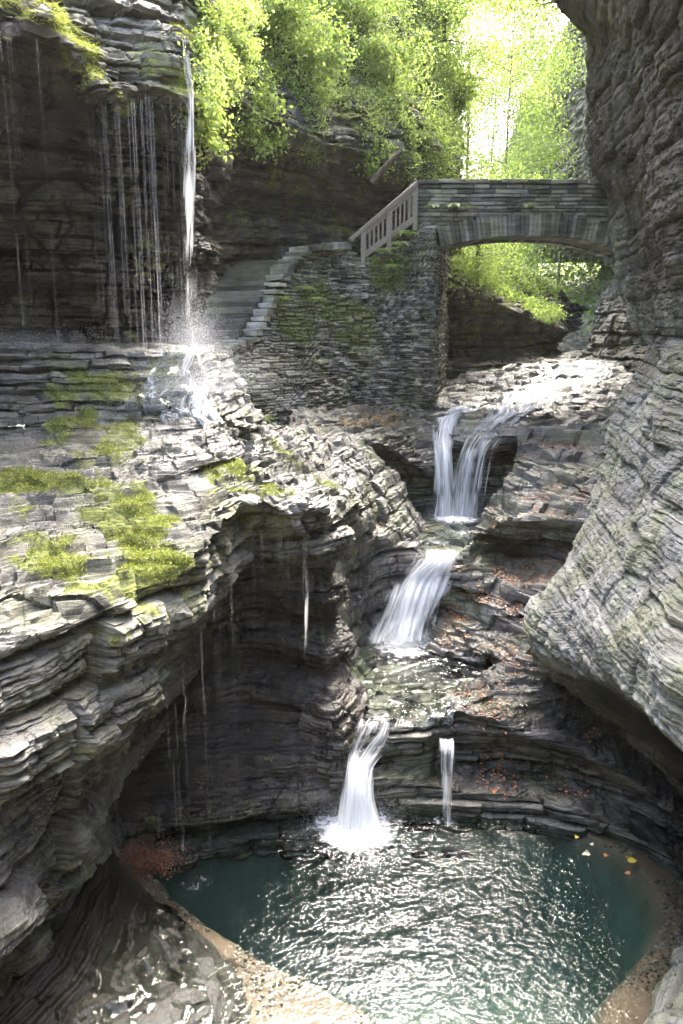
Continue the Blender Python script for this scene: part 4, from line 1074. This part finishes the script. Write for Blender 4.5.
for u in (0.0, 0.5, 1.0):
    b0 = rb0 + (rb1 - rb0) * u
    t0 = np.array([b0[0], b0[1], np.interp(b0[0], [rt0[0], rt1[0]], [rt0[2], rt1[2]]) - 0.05])
    beam('post', b0 - np.array([0, 0, 0.25]), t0, 0.12, 0.12, M['wood'], rail)
for i in range(12):
    u = (i + 0.5) / 12
    if abs(u - .5) < .03: continue
    b0 = rb0 + (rb1 - rb0) * u + np.array([0, .0, .1])
    t0 = np.array([b0[0], b0[1], np.interp(b0[0], [rt0[0], rt1[0]], [rt0[2], rt1[2]]) - 0.1])
    beam('baluster', b0, t0, 0.05, 0.05, M['wood'], rail)

# --- leaning log on the slope
def tube_path(pts, radii, sides=10, seed=0, rough=0.0):
    pts = np.asarray(pts, float); n = len(pts)
    V = []
    for i in range(n):
        d = pts[min(i + 1, n - 1)] - pts[max(i - 1, 0)]; d /= max(np.linalg.norm(d), 1e-9)
        a = np.array([1.0, 0, 0]) if abs(d[0]) < .8 else np.array([0, 1.0, 0])
        s = np.cross(d, a); s /= np.linalg.norm(s); u = np.cross(s, d)
        th = np.arange(sides) / sides * 2 * PI
        r = radii[i] * (1 + rough * RNG.uniform(-1, 1, sides))
        V.append(pts[i] + np.cos(th)[:, None] * s * r[:, None] + np.sin(th)[:, None] * u * r[:, None])
    V = np.concatenate(V)
    i = np.arange(n - 1)[:, None] * sides; j = np.arange(sides)[None]; k = (np.arange(sides) + 1) % sides
    Fc = np.stack([i + j, i + k[None], i + sides + k[None], i + sides + j], -1).reshape(-1, 4)
    return V, Fc
a, b_ = at(372, 182, 23.6), at(402, 150, 23.0)
V, Fc = tube_path([a, a * .5 + b_ * .5 + np.array([0, 0, .03]), b_], [0.085, 0.08, 0.06], 10, rough=.1)
tag(mesh_np('fallen_log', V, Fc, M['bark'], True), 'pale fallen log leaning below the leafy slope over the stairs', 'log')

# ================================================================== VEGETATION
def leaf_mesh(name, P, size, mat, up=None, parent=None, aspect=0.62, droop=0.3, v=None, updir=0.55):
    """folded leaf quads at P"""
    n = len(P)
    d = RNG.normal(0, 1, (n, 3)); d[:, 2] -= droop; d /= np.linalg.norm(d, axis=1, keepdims=True)
    nn = RNG.normal(0, 1, (n, 3)) * (1 - updir) + np.array([0, -0.25, 1.0]) * updir
    w = np.cross(d, nn); w /= np.maximum(np.linalg.norm(w, axis=1, keepdims=True), 1e-6)
    fold = np.cross(w, d)
    L = (size * RNG.uniform(0.6, 1.35, n))[:, None]; W = L * aspect
    a = P; c = P + d * L
    m = P + d * L * 0.45
    l = m + w * W * .5 + fold * L * .10; r = m - w * W * .5 + fold * L * .10
    V = np.stack([a, r, c, l], 1).reshape(-1, 3)
    Fc = np.arange(n * 4).reshape(n, 4)
    vv = RNG.uniform(0, 1, n) if v is None else np.clip(v + RNG.normal(0, .16, n), 0, 1)
    return mesh_np(name, V, Fc, mat, False, dict(v=np.repeat(vv, 4)), parent=parent)

def blade_mesh(name, P, size, mat, lean=0.6, width=0.12, down=0.0, v=None, parent=None):
    n = len(P)
    d = RNG.normal(0, lean, (n, 3)); d[:, 2] = 1 - down + RNG.normal(0, .2, n); d /= np.linalg.norm(d, axis=1, keepdims=True)
    w = RNG.normal(0, 1, (n, 3)); w = np.cross(d, w); w /= np.maximum(np.linalg.norm(w, axis=1, keepdims=True), 1e-6)
    L = (size * RNG.uniform(0.5, 1.5, n))[:, None]
    tip = P + d * L; tip[:, 2] -= (L[:, 0] * 0.25)
    V = np.stack([P - w * L * width / 2, P + w * L * width / 2, tip], 1).reshape(-1, 3)
    vv = RNG.uniform(0, 1, n) if v is None else np.clip(v + RNG.normal(0, .18, n), 0, 1)
    return mesh_np(name, V, np.arange(n * 3).reshape(n, 3), mat, False, dict(v=np.repeat(vv, 3)), parent=parent)

def scatter(sheet, n, cond=None, weight=None):
    G, N, m = SHEETS[sheet]
    P = G.reshape(-1, 3); NN = N.reshape(-1, 3); mm = m.ravel()
    du = np.linalg.norm(np.gradient(G, axis=1), axis=-1) * np.linalg.norm(np.gradient(G, axis=0), axis=-1)
    w = du.ravel().copy()
    if cond is not None: w = w * cond(P, NN, mm)
    w = np.clip(w, 0, None); w /= w.sum()
    i = RNG.choice(len(P), n, p=w)
    return P[i] + RNG.normal(0, .02, (n, 3)), NN[i]

def px_in(P, x0, x1, y0, y1):
    px, py = proj(P); return (px > x0) & (px < x1) & (py > y0) & (py < y1)

# moss and grass on the terrace, ledge and lip
P, N = scatter('rock_terrace', 36000, lambda P, N, m: np.where(m > .45, m**2, 0) * (N[:, 2] > .0) * (vnoise(P[:, 0] * 2.2, P[:, 1] * 2.2, P[:, 2] * 2.2, 5) > -0.15) * px_in(P, -80, 360, 400, 660))
blade_mesh('moss', P, 0.045, M['moss_blade'], lean=.7, width=.2).update_tag()
tag(bpy.context.scene.collection.objects[-1], 'bright green moss growing in patches over the sloping terrace', 'moss', kind='stuff')
P, N = scatter('rock_ledge', 9000, lambda P, N, m: np.where(m > .3, m, 0) * px_in(P, -40, 240, 340, 430))
tag(blade_mesh('moss', P, 0.04, M['moss_blade'], lean=.9, width=.3, down=.6), 'dark green moss on the stepped ledge under the cascade', 'moss', kind='stuff')
P, N = scatter('cliff', 36000, lambda P, N, m: np.where(m > .2, m, 0) * px_in(P, -60, 230, -60, 130) * (vnoise(P[:, 0] * 1.6, P[:, 1] * 1.6, P[:, 2] * 1.6, 6) > -0.2))
tag(blade_mesh('grass', P, 0.10, M['moss_blade'], lean=.7, width=.10, down=.9, v=.75), 'yellow green grass hanging over the mossy lip', 'grass', kind='stuff')

def stuff_leaves(name, label, sheet, n, cond, size, mat, lift, cat='undergrowth', v=None):
    P, N = scatter(sheet, n, cond)
    f = np.clip(0.55 + 1.5 * fbm(P[:, 0] * 0.75, P[:, 1] * 0.75, P[:, 2] * 0.75, 91, 4), 0.0, 1.6)
    P = P + N * (RNG.uniform(0, 1, len(P))**0.7 * lift * f)[:, None] + np.array([0, 0, .1]) * f[:, None]
    size = size * np.clip(1 + 1.1 * fbm(P[:, 0] * 0.5 + 9, P[:, 1] * 0.5, P[:, 2] * 0.5, 93, 3), .55, 1.9)
    tag(leaf_mesh(name, P, size, mat, v=(0.25 + 0.5 * f / 1.3 if v is None else v + 0.25 * (f - .6))), label, cat, kind='stuff')
hillc = lambda P, N, m: px_in(P, 195, 475, -60, 190) * (vnoise(P[:, 0] * .8, P[:, 1] * .8, P[:, 2] * .8, 8) > -0.35) * np.where(proj(P)[1] < 132 + (proj(P)[0] - 240) * 0.24, 1, 0.02)
stuff_leaves('undergrowth', 'dense leafy undergrowth covering the slope above the stairs', 'hillside_cliff', 120000, hillc, 0.085, M['leaf_bright'], 0.9)
P, N = scatter('hillside_cliff', 14000, lambda P, N, m: hillc(P, N, m) * (fbm(P[:, 0] * .7, P[:, 1] * .7, P[:, 2] * .7, 35, 3) > 0))
tag(blade_mesh('grass', P + N * .25, 0.30, M['leaf_bright'], lean=.8, width=.05, down=.3, v=.75), 'long pale grass arching out of the slope above the stairs', 'grass', kind='stuff')
stuff_leaves('undergrowth', 'bright low plants on the rock bank beyond the bridge', 'far_bank', 12000, lambda P, N, m: px_in(P, 420, 556, 250, 330) * (N[:, 2] > .25) * (vnoise(P[:, 0], P[:, 1], P[:, 2], 9) > -.3), 0.10, M['leaf_bright'], 0.6)
stuff_leaves('undergrowth', 'pale undergrowth on the far hillside beyond the bridge', 'far_hill', 24000, lambda P, N, m: px_in(P, 400, 660, -60, 335) * np.where(proj(P)[1] > 235, .25, 1), 0.30, M['leaf_bright'], 3.0, v=.35)
stuff_leaves('undergrowth', 'light green bushes hanging beside the tall cascade', 'cliff', 26000, lambda P, N, m: px_in(P, 192, 250, -40, 150), 0.075, M['leaf_bright'], 0.7, v=.65)
stuff_leaves('undergrowth', 'dark shoots rooted in the retaining wall joints', 'stone_face', 1100, lambda P, N, m: (np.where(m > .15, m, 0) + .03) * (fbm(P[:, 0] * 2.6, P[:, 1] * 2.6, P[:, 2] * 2.6, 77, 4) > .13), 0.06, M['leaf'], 0.12)

P, N = scatter('stream_bed', 2600, lambda P, N, m: px_in(P, 338, 400, 396, 426) * (fbm(P[:, 0] * 1.6, P[:, 1] * 1.6, P[:, 2] * 1.6, 33, 3) > -.05))
tag(blade_mesh('dry_grass', P, 0.13, M['straw'], lean=.7, width=.12, down=.7), 'straw coloured dry grass hanging at the base of the stone wall', 'grass', kind='stuff')

# fern
def fern(loc, size, rz, label, lean=(0, -0.4)):
    r = empty('fern', loc); tag(r, label, 'fern')
    nf = random.randint(7, 10)
    for i in range(nf):
        V, Fc, vv, b = [], [], [], 0
        a = rz + i / nf * 2 * PI + random.uniform(-.3, .3)
        L = size * random.uniform(.7, 1.1)
        hd = np.array([math.cos(a) + lean[0], math.sin(a) + lean[1], 0])
        npn = 12
        pos = lambda t: np.asarray(loc) + hd * L * t * .75 + np.array([0, 0, L * (0.75 * t - 0.85 * t * t)])
        s = np.cross(hd, [0, 0, 1.0]); s /= max(np.linalg.norm(s), 1e-6)
        st_w = .012 * L
        for k in range(npn + 1):
            V += [pos(k / npn) - s * st_w, pos(k / npn) + s * st_w]
            if k: Fc.append((2 * k - 2, 2 * k - 1, 2 * k + 1, 2 * k))
        vv += [.3] * len(V); b = len(V)
        for k in range(npn):
            t = (k + 1) / npn
            tang = hd * .75 + np.array([0, 0, .75 - 1.7 * t]); tang /= np.linalg.norm(tang)
            w = L * 0.26 * math.sin(PI * min(1, .18 + .82 * t)) + .004
            c = pos(t)
            for q0, sg in ((2 * k + 2, -1), (2 * k + 3, 1)):
                V += [c + sg * s * w * .5 + tang * L * .02, c + sg * s * w + tang * L * .05, c + sg * s * w * .5 + tang * L * .06]
                Fc.append((q0, b, b + 1, b + 2)); b += 3
                vv += [random.uniform(.3, .9)] * 3
        mesh_np('frond', np.array(V), np.array(Fc), M['leaf_bright'], False, dict(v=np.array(vv)), parent=r)
    return r
for (px, py, d, s, lb) in [
    (432,208,23.85,.42,'fern hanging from the bridge parapet near the railing'),
    (452,208,23.85,.45,'fern on the bridge parapet above the arch springing'),
    (470,209,23.85,.40,'small fern on the bridge parapet toward mid span'),
    (527,208,23.85,.45,'lone fern on the bridge parapet at mid span'),
    (408,236,23.5,.55,'fern under the upper end of the wooden railing'),
    (398,246,23.3,.5,'fern below the middle of the wooden railing'),
    (385,252,23.2,.45,'fern at the foot of the wooden railing'),
    (392,268,23.0,.4,'small fern on the wall below the wooden railing'),
    (305,290,21.6,.4,'fern rooted high in the retaining wall beside the coping'),
    (285,300,21.0,.4,'small fern near the stepped edge of the retaining wall'),
    (222,372,18.4,.35,'plant on the slanted lower corner of the stone wall'),
    (240,402,18.2,.4,'fern at the lower corner of the stone wall'),
    (262,420,17.9,.4,'fern at the foot of the stone wall above the terrace'),
    (316,300,21.5,.35,'fern growing in the upper face of the stone wall')]:
    fern(at(px, py, d), s * 1.2, random.uniform(0, 6), lb)

# trees
def tree(loc, height, spread, nleaf, leaf, label, lean=(0, 0), ground=True, mat='leaf_bright', v=.6, trunk_r=.11, clumps=34, name='tree', low=.12):
    loc = np.asarray(loc, float)
    best = None
    G = np.concatenate([SHEETS[q][0].reshape(-1, 3) for q in (('far_hill',) if loc[1] > 37 else ('hillside_cliff',) if loc[0] < 5 else ('far_bank', 'gorge_wall'))])
    near = G[np.argsort(np.hypot(G[:, 0] - loc[0], G[:, 1] - loc[1]))[:12]]
    best = near[:, 2].max()
    if ground: loc[2] = best - .25
    r = empty(name, loc); tag(r, label, 'tree', 'trees growing in the gorge beyond the bridge')
    top = loc + np.array([lean[0], lean[1], height])
    n = 9
    pts = [loc + (top - loc) * t + np.array([math.sin(t * 5 + loc[0]) * .12, math.cos(t * 4) * .1, 0]) * height * .06 for t in np.linspace(0, .92, n)]
    V, Fc = tube_path(pts, [trunk_r * (1 - .85 * t) for t in np.linspace(0, 1, n)], 8, rough=.06)
    tk = mesh_np('trunk', V, Fc, M['bark'], True, parent=r)
    centers = []
    for i in range(clumps):
        t = random.uniform(low, 1.0)
        base = np.array([np.interp(t * .92, np.linspace(0, .92, n), np.array(pts)[:, k]) for k in range(3)])
        a = random.uniform(0, 2 * PI)
        rr = spread * random.uniform(.3, 1.0) * (1.15 - .7 * abs(t - .55) - .35 * max(0, t - .8))
        tip = base + np.array([math.cos(a) * rr, math.sin(a) * rr, random.uniform(-.1, .35) * rr])
        centers.append((tip, rr))
        if i % 2 == 0:
            v_, f_ = tube_path([base, base * .5 + tip * .5 + np.array([0, 0, .08 * rr]), tip], [trunk_r * .32, trunk_r * .18, .012], 5)
            lo_ = mesh_np('limb', v_ - loc, f_, M['bark'], True); lo_.parent = tk
            lo_.matrix_parent_inverse = Matrix.Identity(4); lo_.location = [float(q) for q in loc]
    P, vv = [], []
    per = nleaf // clumps
    for tip, rr in centers:
        s = spread * random.uniform(.16, .34)
        P.append(tip + RNG.normal(0, 1, (per, 3)) * np.array([s, s, s * .55]))
        vv.append(np.full(per, v + random.uniform(-.25, .25)))
    leaf_mesh('crown', np.concatenate(P), leaf, M[mat], parent=r, v=np.concatenate(vv))
    return r
for (px, d, h, s, n_, lf, lb, v) in [
    (505,44,18.8,3.0,14875,0.132,'slender pale tree standing straight behind the middle of the bridge',0.32),
    (462,38,15.9,3.2,17000,0.119,'bright leafy tree at the edge of the slope behind the railing end of the bridge',0.32),
    (558,52,20.3,4.1,19125,0.158,'yellow green tree beyond the bridge beside the dark cliff',0.36),
    (440,33,7,2.6,13600,0.106,'tree crowning the leafy slope over the log',.6),
    (488,64,27.6,5.3,19125,0.198,'tall hazy tree rising in the far gap of the gorge',0.38),
    (590,70,31.9,6.0,19125,0.211,'tallest pale tree far behind the end of the bridge at the dark cliff',0.41),
    (496,44,3.6,1.5,8500,0.106,'bushy young tree in the light under the arch',0.52),
    (606,60,6,2.4,8500,0.119,'low spreading tree under the arch beside the far rock wall',0.56),
    (478,30,4.5,1.5,7140,0.086,'shrubby sapling leaning over the bridge where the railing ends',.65)]:
    tree(at(px, 250, d), h, s, n_, lf, lb, v=v)
tree(at(512, 250, 58), 21, 3.8, 14000, .2, 'broad pale tree filling the bright gap between slope and dark cliff', v=.35)
# overhanging tree at the top of the right cliff
tree(at(620, 26, 23), 1.6, 2.2, 6000, .09, 'tree leaning out from the top of the dark cliff over the gap', lean=(-3.8, .5), ground=False, v=.5, low=.35)

G_, N_, m_ = SHEETS['hillside_cliff']
Gf, Nf = G_.reshape(-1, 3), N_.reshape(-1, 3)
qx_, qy_ = proj(Gf)
for (px, py, h, s, n_, lf, lb, mt, v) in [
    (262,40,1.5,.9,2600,.10,'loose shrub on the slope just beyond the grass by the tall cascade','leaf_bright',.35),
    (308,84,1.3,.8,2400,.10,'rounded shrub in the middle of the leafy slope over the stairs','leaf_bright',.45),
    (345,36,1.9,1.1,3000,.11,'tall loose shrub high on the leafy slope','leaf_bright',.3),
    (392,96,1.5,.9,2600,.11,'shrub on the slope directly over the fallen log','leaf_bright',.5),
    (420,40,2.2,1.2,3000,.12,'large pale shrub where the slope meets the bright gap','leaf_bright',.6),
    (446,120,1.6,.8,2400,.11,'shrub hanging at the end of the slope behind the bridge railing','leaf_bright',.5),
    (288,10,1.8,1.0,2600,.11,'bright shrub near the top of the slope over the stairs','leaf_bright',.7),
    (232,66,1.1,.7,2200,.08,'small bright shrub beside the tall cascade on the slope edge','leaf_bright',.8)]:
    i = np.argmin((qx_ - px)**2 + (qy_ - py)**2 + 1e6 * (Gf[:, 1] < 5))
    r_ = tree(Gf[i] - Nf[i] * .1, h, s, n_, lf, lb, lean=(Nf[i][0] * h * .7, Nf[i][1] * h * .7), ground=False, mat=mt, v=v, trunk_r=.035, clumps=18, name='shrub', low=.25)
    r_['category'] = 'shrub'; r_['group'] = 'shrubs on the leafy slope'

# leaf litter
def litter(sheet, n, cond, label):
    P, N = scatter(sheet, n, cond)
    P = P + N * .015
    nL = len(P)
    d = RNG.normal(0, 1, (nL, 3)); d -= N * (d * N).sum(1, keepdims=True); d /= np.linalg.norm(d, axis=1, keepdims=True)
    w = np.cross(N, d)
    L = RNG.uniform(.035, .075, nL)[:, None]
    V = np.stack([P - d * L * .5, P + w * L * .32 + N * L * .12, P + d * L * .5 + N * L * .1, P - w * L * .32 + N * L * .12], 1).reshape(-1, 3)
    tag(mesh_np('fallen_leaves', V, np.arange(nL * 4).reshape(nL, 4), M['litter'], False, dict(v=np.repeat(RNG.uniform(0, 1, nL)**1.3, 4))), label, 'leaf litter', kind='stuff')
cl = lambda P, s, k: (vnoise(P[:, 0] * s, P[:, 1] * s, P[:, 2] * s, k) > .1)
litter('rock_ledges', 2600, lambda P, N, m: (N[:, 2] > .75) * px_in(P, 440, 600, 440, 670) * cl(P, 1.4, 4), 'rust red fallen leaves lying on the ledges beside the falls')
litter('rock_shelf', 420, lambda P, N, m: (N[:, 2] > .7) * px_in(P, 455, 600, 650, 800) * cl(P, 1.6, 5), 'brown fallen leaves scattered on the shelf above the pool')
litter('stream_bed', 160, lambda P, N, m: (N[:, 2] > .7) * px_in(P, 290, 430, 395, 450), 'fallen leaves on the ledge below the stone wall')
litter('rock_bank', 110, lambda P, N, m: (N[:, 2] > .6) * px_in(P, 290, 440, 420, 560), 'fallen leaves on the rounded bank rocks')
P = np.array([at_z(random.gauss(148, 17), random.gauss(857, 8), POOL_Z + .015) for _ in range(1500)])
nL = len(P); N = np.tile([0, 0, 1.0], (nL, 1))
tag(leaf_mesh('fallen_leaves', P, .038, M['litter'], updir=.95, droop=0, v=np.full(nL, .14)), 'drift of soaked brown leaves at the edge of the pool', 'leaf litter', kind='stuff')

def gravel(n):
    X = RNG.uniform(-4, 5, n * 8); Y = RNG.uniform(5.5, 12, n * 8)
    s = poly_sd(X, Y, deep_xy); ok = (s > -.12) & (s < .75) & (RNG.uniform(0, 1, len(s)) < np.exp(-np.maximum(s - .25, 0) * 3)) & (fbm(X * 2, Y * 2, X * 0, 44, 3) > -.12)
    X, Y = X[ok][:n], Y[ok][:n]; m = len(X)
    ix = np.clip(((X + 6) / 13 * (gx.shape[1] - 1)).astype(int), 0, gx.shape[1] - 1); iy = np.clip(((Y - 4.5) / 8.1 * (gx.shape[0] - 1)).astype(int), 0, gx.shape[0] - 1)
    Z = bz[iy, ix]
    r = (0.008 + 0.03 * RNG.uniform(0, 1, m)**3)[:, None, None]
    base = np.array([[1, 0, 0], [0, 1, 0], [-1, 0, 0], [0, -1, 0], [0, 0, .55], [0, 0, -.55]], float)
    V = (base[None] + RNG.uniform(-.3, .3, (m, 6, 3))) * r + np.stack([X, Y, Z + .006], -1)[:, None, :]
    f = np.array([[0, 1, 4], [1, 2, 4], [2, 3, 4], [3, 0, 4], [1, 0, 5], [2, 1, 5], [3, 2, 5], [0, 3, 5]])
    at_ = flat_attrs(m * 6); at_['layer'] = np.repeat(RNG.uniform(-2, 2, m), 6); at_['brown'] = np.repeat(RNG.uniform(0, .9, m), 6); at_['wet'] = np.full(m * 6, .6)
    tag(mesh_np('gravel', V.reshape(-1, 3), (np.arange(m)[:, None, None] * 6 + f[None]).reshape(-1, 3), M['rock'], True, at_), 'wet gravel and grit on the shallow tan rim of the pool', 'gravel', kind='stuff')
gravel(5200)

def fallen_leaf(px, py, z, size, col, label, group, surface=None):
    c = at_z(px, py, z)
    b = NB('leaf_' + str(round(col[0] * 99)))
    p = b.principled(Base_Color=(*col, 1), Roughness=.5); m = b.done(p.outputs[0])
    th = np.linspace(0, 2 * PI, 16, endpoint=False)
    rr = size * .8 * (0.46 + .05 * np.cos(2 * th + 1) + .035 * np.cos(5 * th))
    a = random.uniform(0, 6)
    V = [[c[0], c[1], c[2] + .012]]
    for t, q in zip(th, rr): V.append([c[0] + math.cos(t + a) * q * 1.25, c[1] + math.sin(t + a) * q, c[2] + .018 + .012 * math.cos(2 * t)])
    V.append([c[0] + math.cos(a) * size * .7, c[1] + math.sin(a) * size * .7, c[2] + .03])
    Fc = np.array([[0, i + 1, (i + 1) % 16 + 1] for i in range(16)] + [[16, 1, 17], [1, 2, 17]])
    o = mesh_np('fallen_leaf', np.array(V), Fc, m, True)
    tag(o, label, 'leaf', group)
yel, org, wht, grn = (.55, .42, .06), (.45, .19, .05), (.6, .55, .35), (.25, .36, .08)
for (px, py, s, c, lb) in [(632,861,.16,yel,'largest yellow leaf floating near the curved rim'), (586,855,.13,wht,'pale cream leaf floating in the dark water'), (606,856,.09,org,'small orange leaf between the cream and yellow leaves'),
                           (627,874,.09,org,'orange leaf floating just below the largest yellow leaf'), (577,838,.08,yel,'yellow leaf by the dark back ledge of the pool'), (591,845,.07,wht,'tiny pale leaf above the cream leaf'), (571,862,.05,wht,'tiny white leaf floating alone below the cream leaf')]:
    fallen_leaf(px, py, POOL_Z + .02, s, c, lb, 'leaves floating on the pool')

# air between the camera and the far end of the gorge
def haze_box(density):
    b = NB('haze'); v = b.add('ShaderNodeVolumePrincipled')
    v.inputs['Color'].default_value = (.95, .96, .95, 1); v.inputs['Density'].default_value = density; v.inputs['Anisotropy'].default_value = .3
    b.l.new(v.outputs[0], b.out.inputs['Volume'])
    x0, x1, y0, y1, z0, z1 = -170, 170, -70, 250, -10.6, 48
    V = np.array([[x, y, z] for z in (z0, z1) for (x, y) in ((x0, y0), (x1, y0), (x1, y1), (x0, y1))], float)
    f = np.array([[0, 3, 2, 1], [4, 5, 6, 7], [0, 1, 5, 4], [1, 2, 6, 5], [2, 3, 7, 6], [3, 0, 4, 7]])
    tag(mesh_np('haze', V, f, b.m), 'bright haze filling the gorge', 'haze', kind='stuff')
haze_box(0.0002)

# ================================================================== LIGHT
w = bpy.data.worlds.new('World'); bpy.context.scene.world = w; w.use_nodes = True
nt = w.node_tree; bg = nt.nodes['Background']
sky = nt.nodes.new('ShaderNodeTexSky'); sky.sky_type = 'NISHITA'; sky.sun_disc = False
SUN_EL, SUN_AZ = R(55), R(16)       # azimuth from +Y towards +X
sky.sun_elevation = SUN_EL; sky.sun_rotation = SUN_AZ
sky.air_density = 1.0; sky.dust_density = 6.0; sky.ozone_density = 0.0
nt.links.new(sky.outputs[0], bg.inputs[0]); bg.inputs[1].default_value = 0.15
sd_ = bpy.data.lights.new('sun', 'SUN'); sd_.energy = 1.1; sd_.angle = R(16); sd_.color = (1.0, .96, .88)
so = bpy.data.objects.new('sun', sd_); C.objects.link(so)
dv = Vector((math.sin(SUN_AZ) * math.cos(SUN_EL), math.cos(SUN_AZ) * math.cos(SUN_EL), math.sin(SUN_EL)))
so.rotation_euler = dv.to_track_quat('Z', 'Y').to_euler()
sc = bpy.context.scene
sc.view_settings.view_transform = 'Standard'; sc.view_settings.look = 'None'; sc.view_settings.gamma = 1.0; sc.view_settings.exposure = 3.85
sc.view_settings.use_white_balance = True; sc.view_settings.white_balance_temperature = 6350; sc.view_settings.white_balance_tint = 10
try: sc.view_settings.use_curve_mapping = False
except Exception: pass
sc.render.engine = 'CYCLES'
sc.cycles.use_denoising = True
sc.cycles.max_bounces = 8; sc.cycles.diffuse_bounces = 4; sc.cycles.glossy_bounces = 3; sc.cycles.transparent_max_bounces = 16; sc.cycles.transmission_bounces = 4
sc.cycles.caustics_reflective = False; sc.cycles.caustics_refractive = False
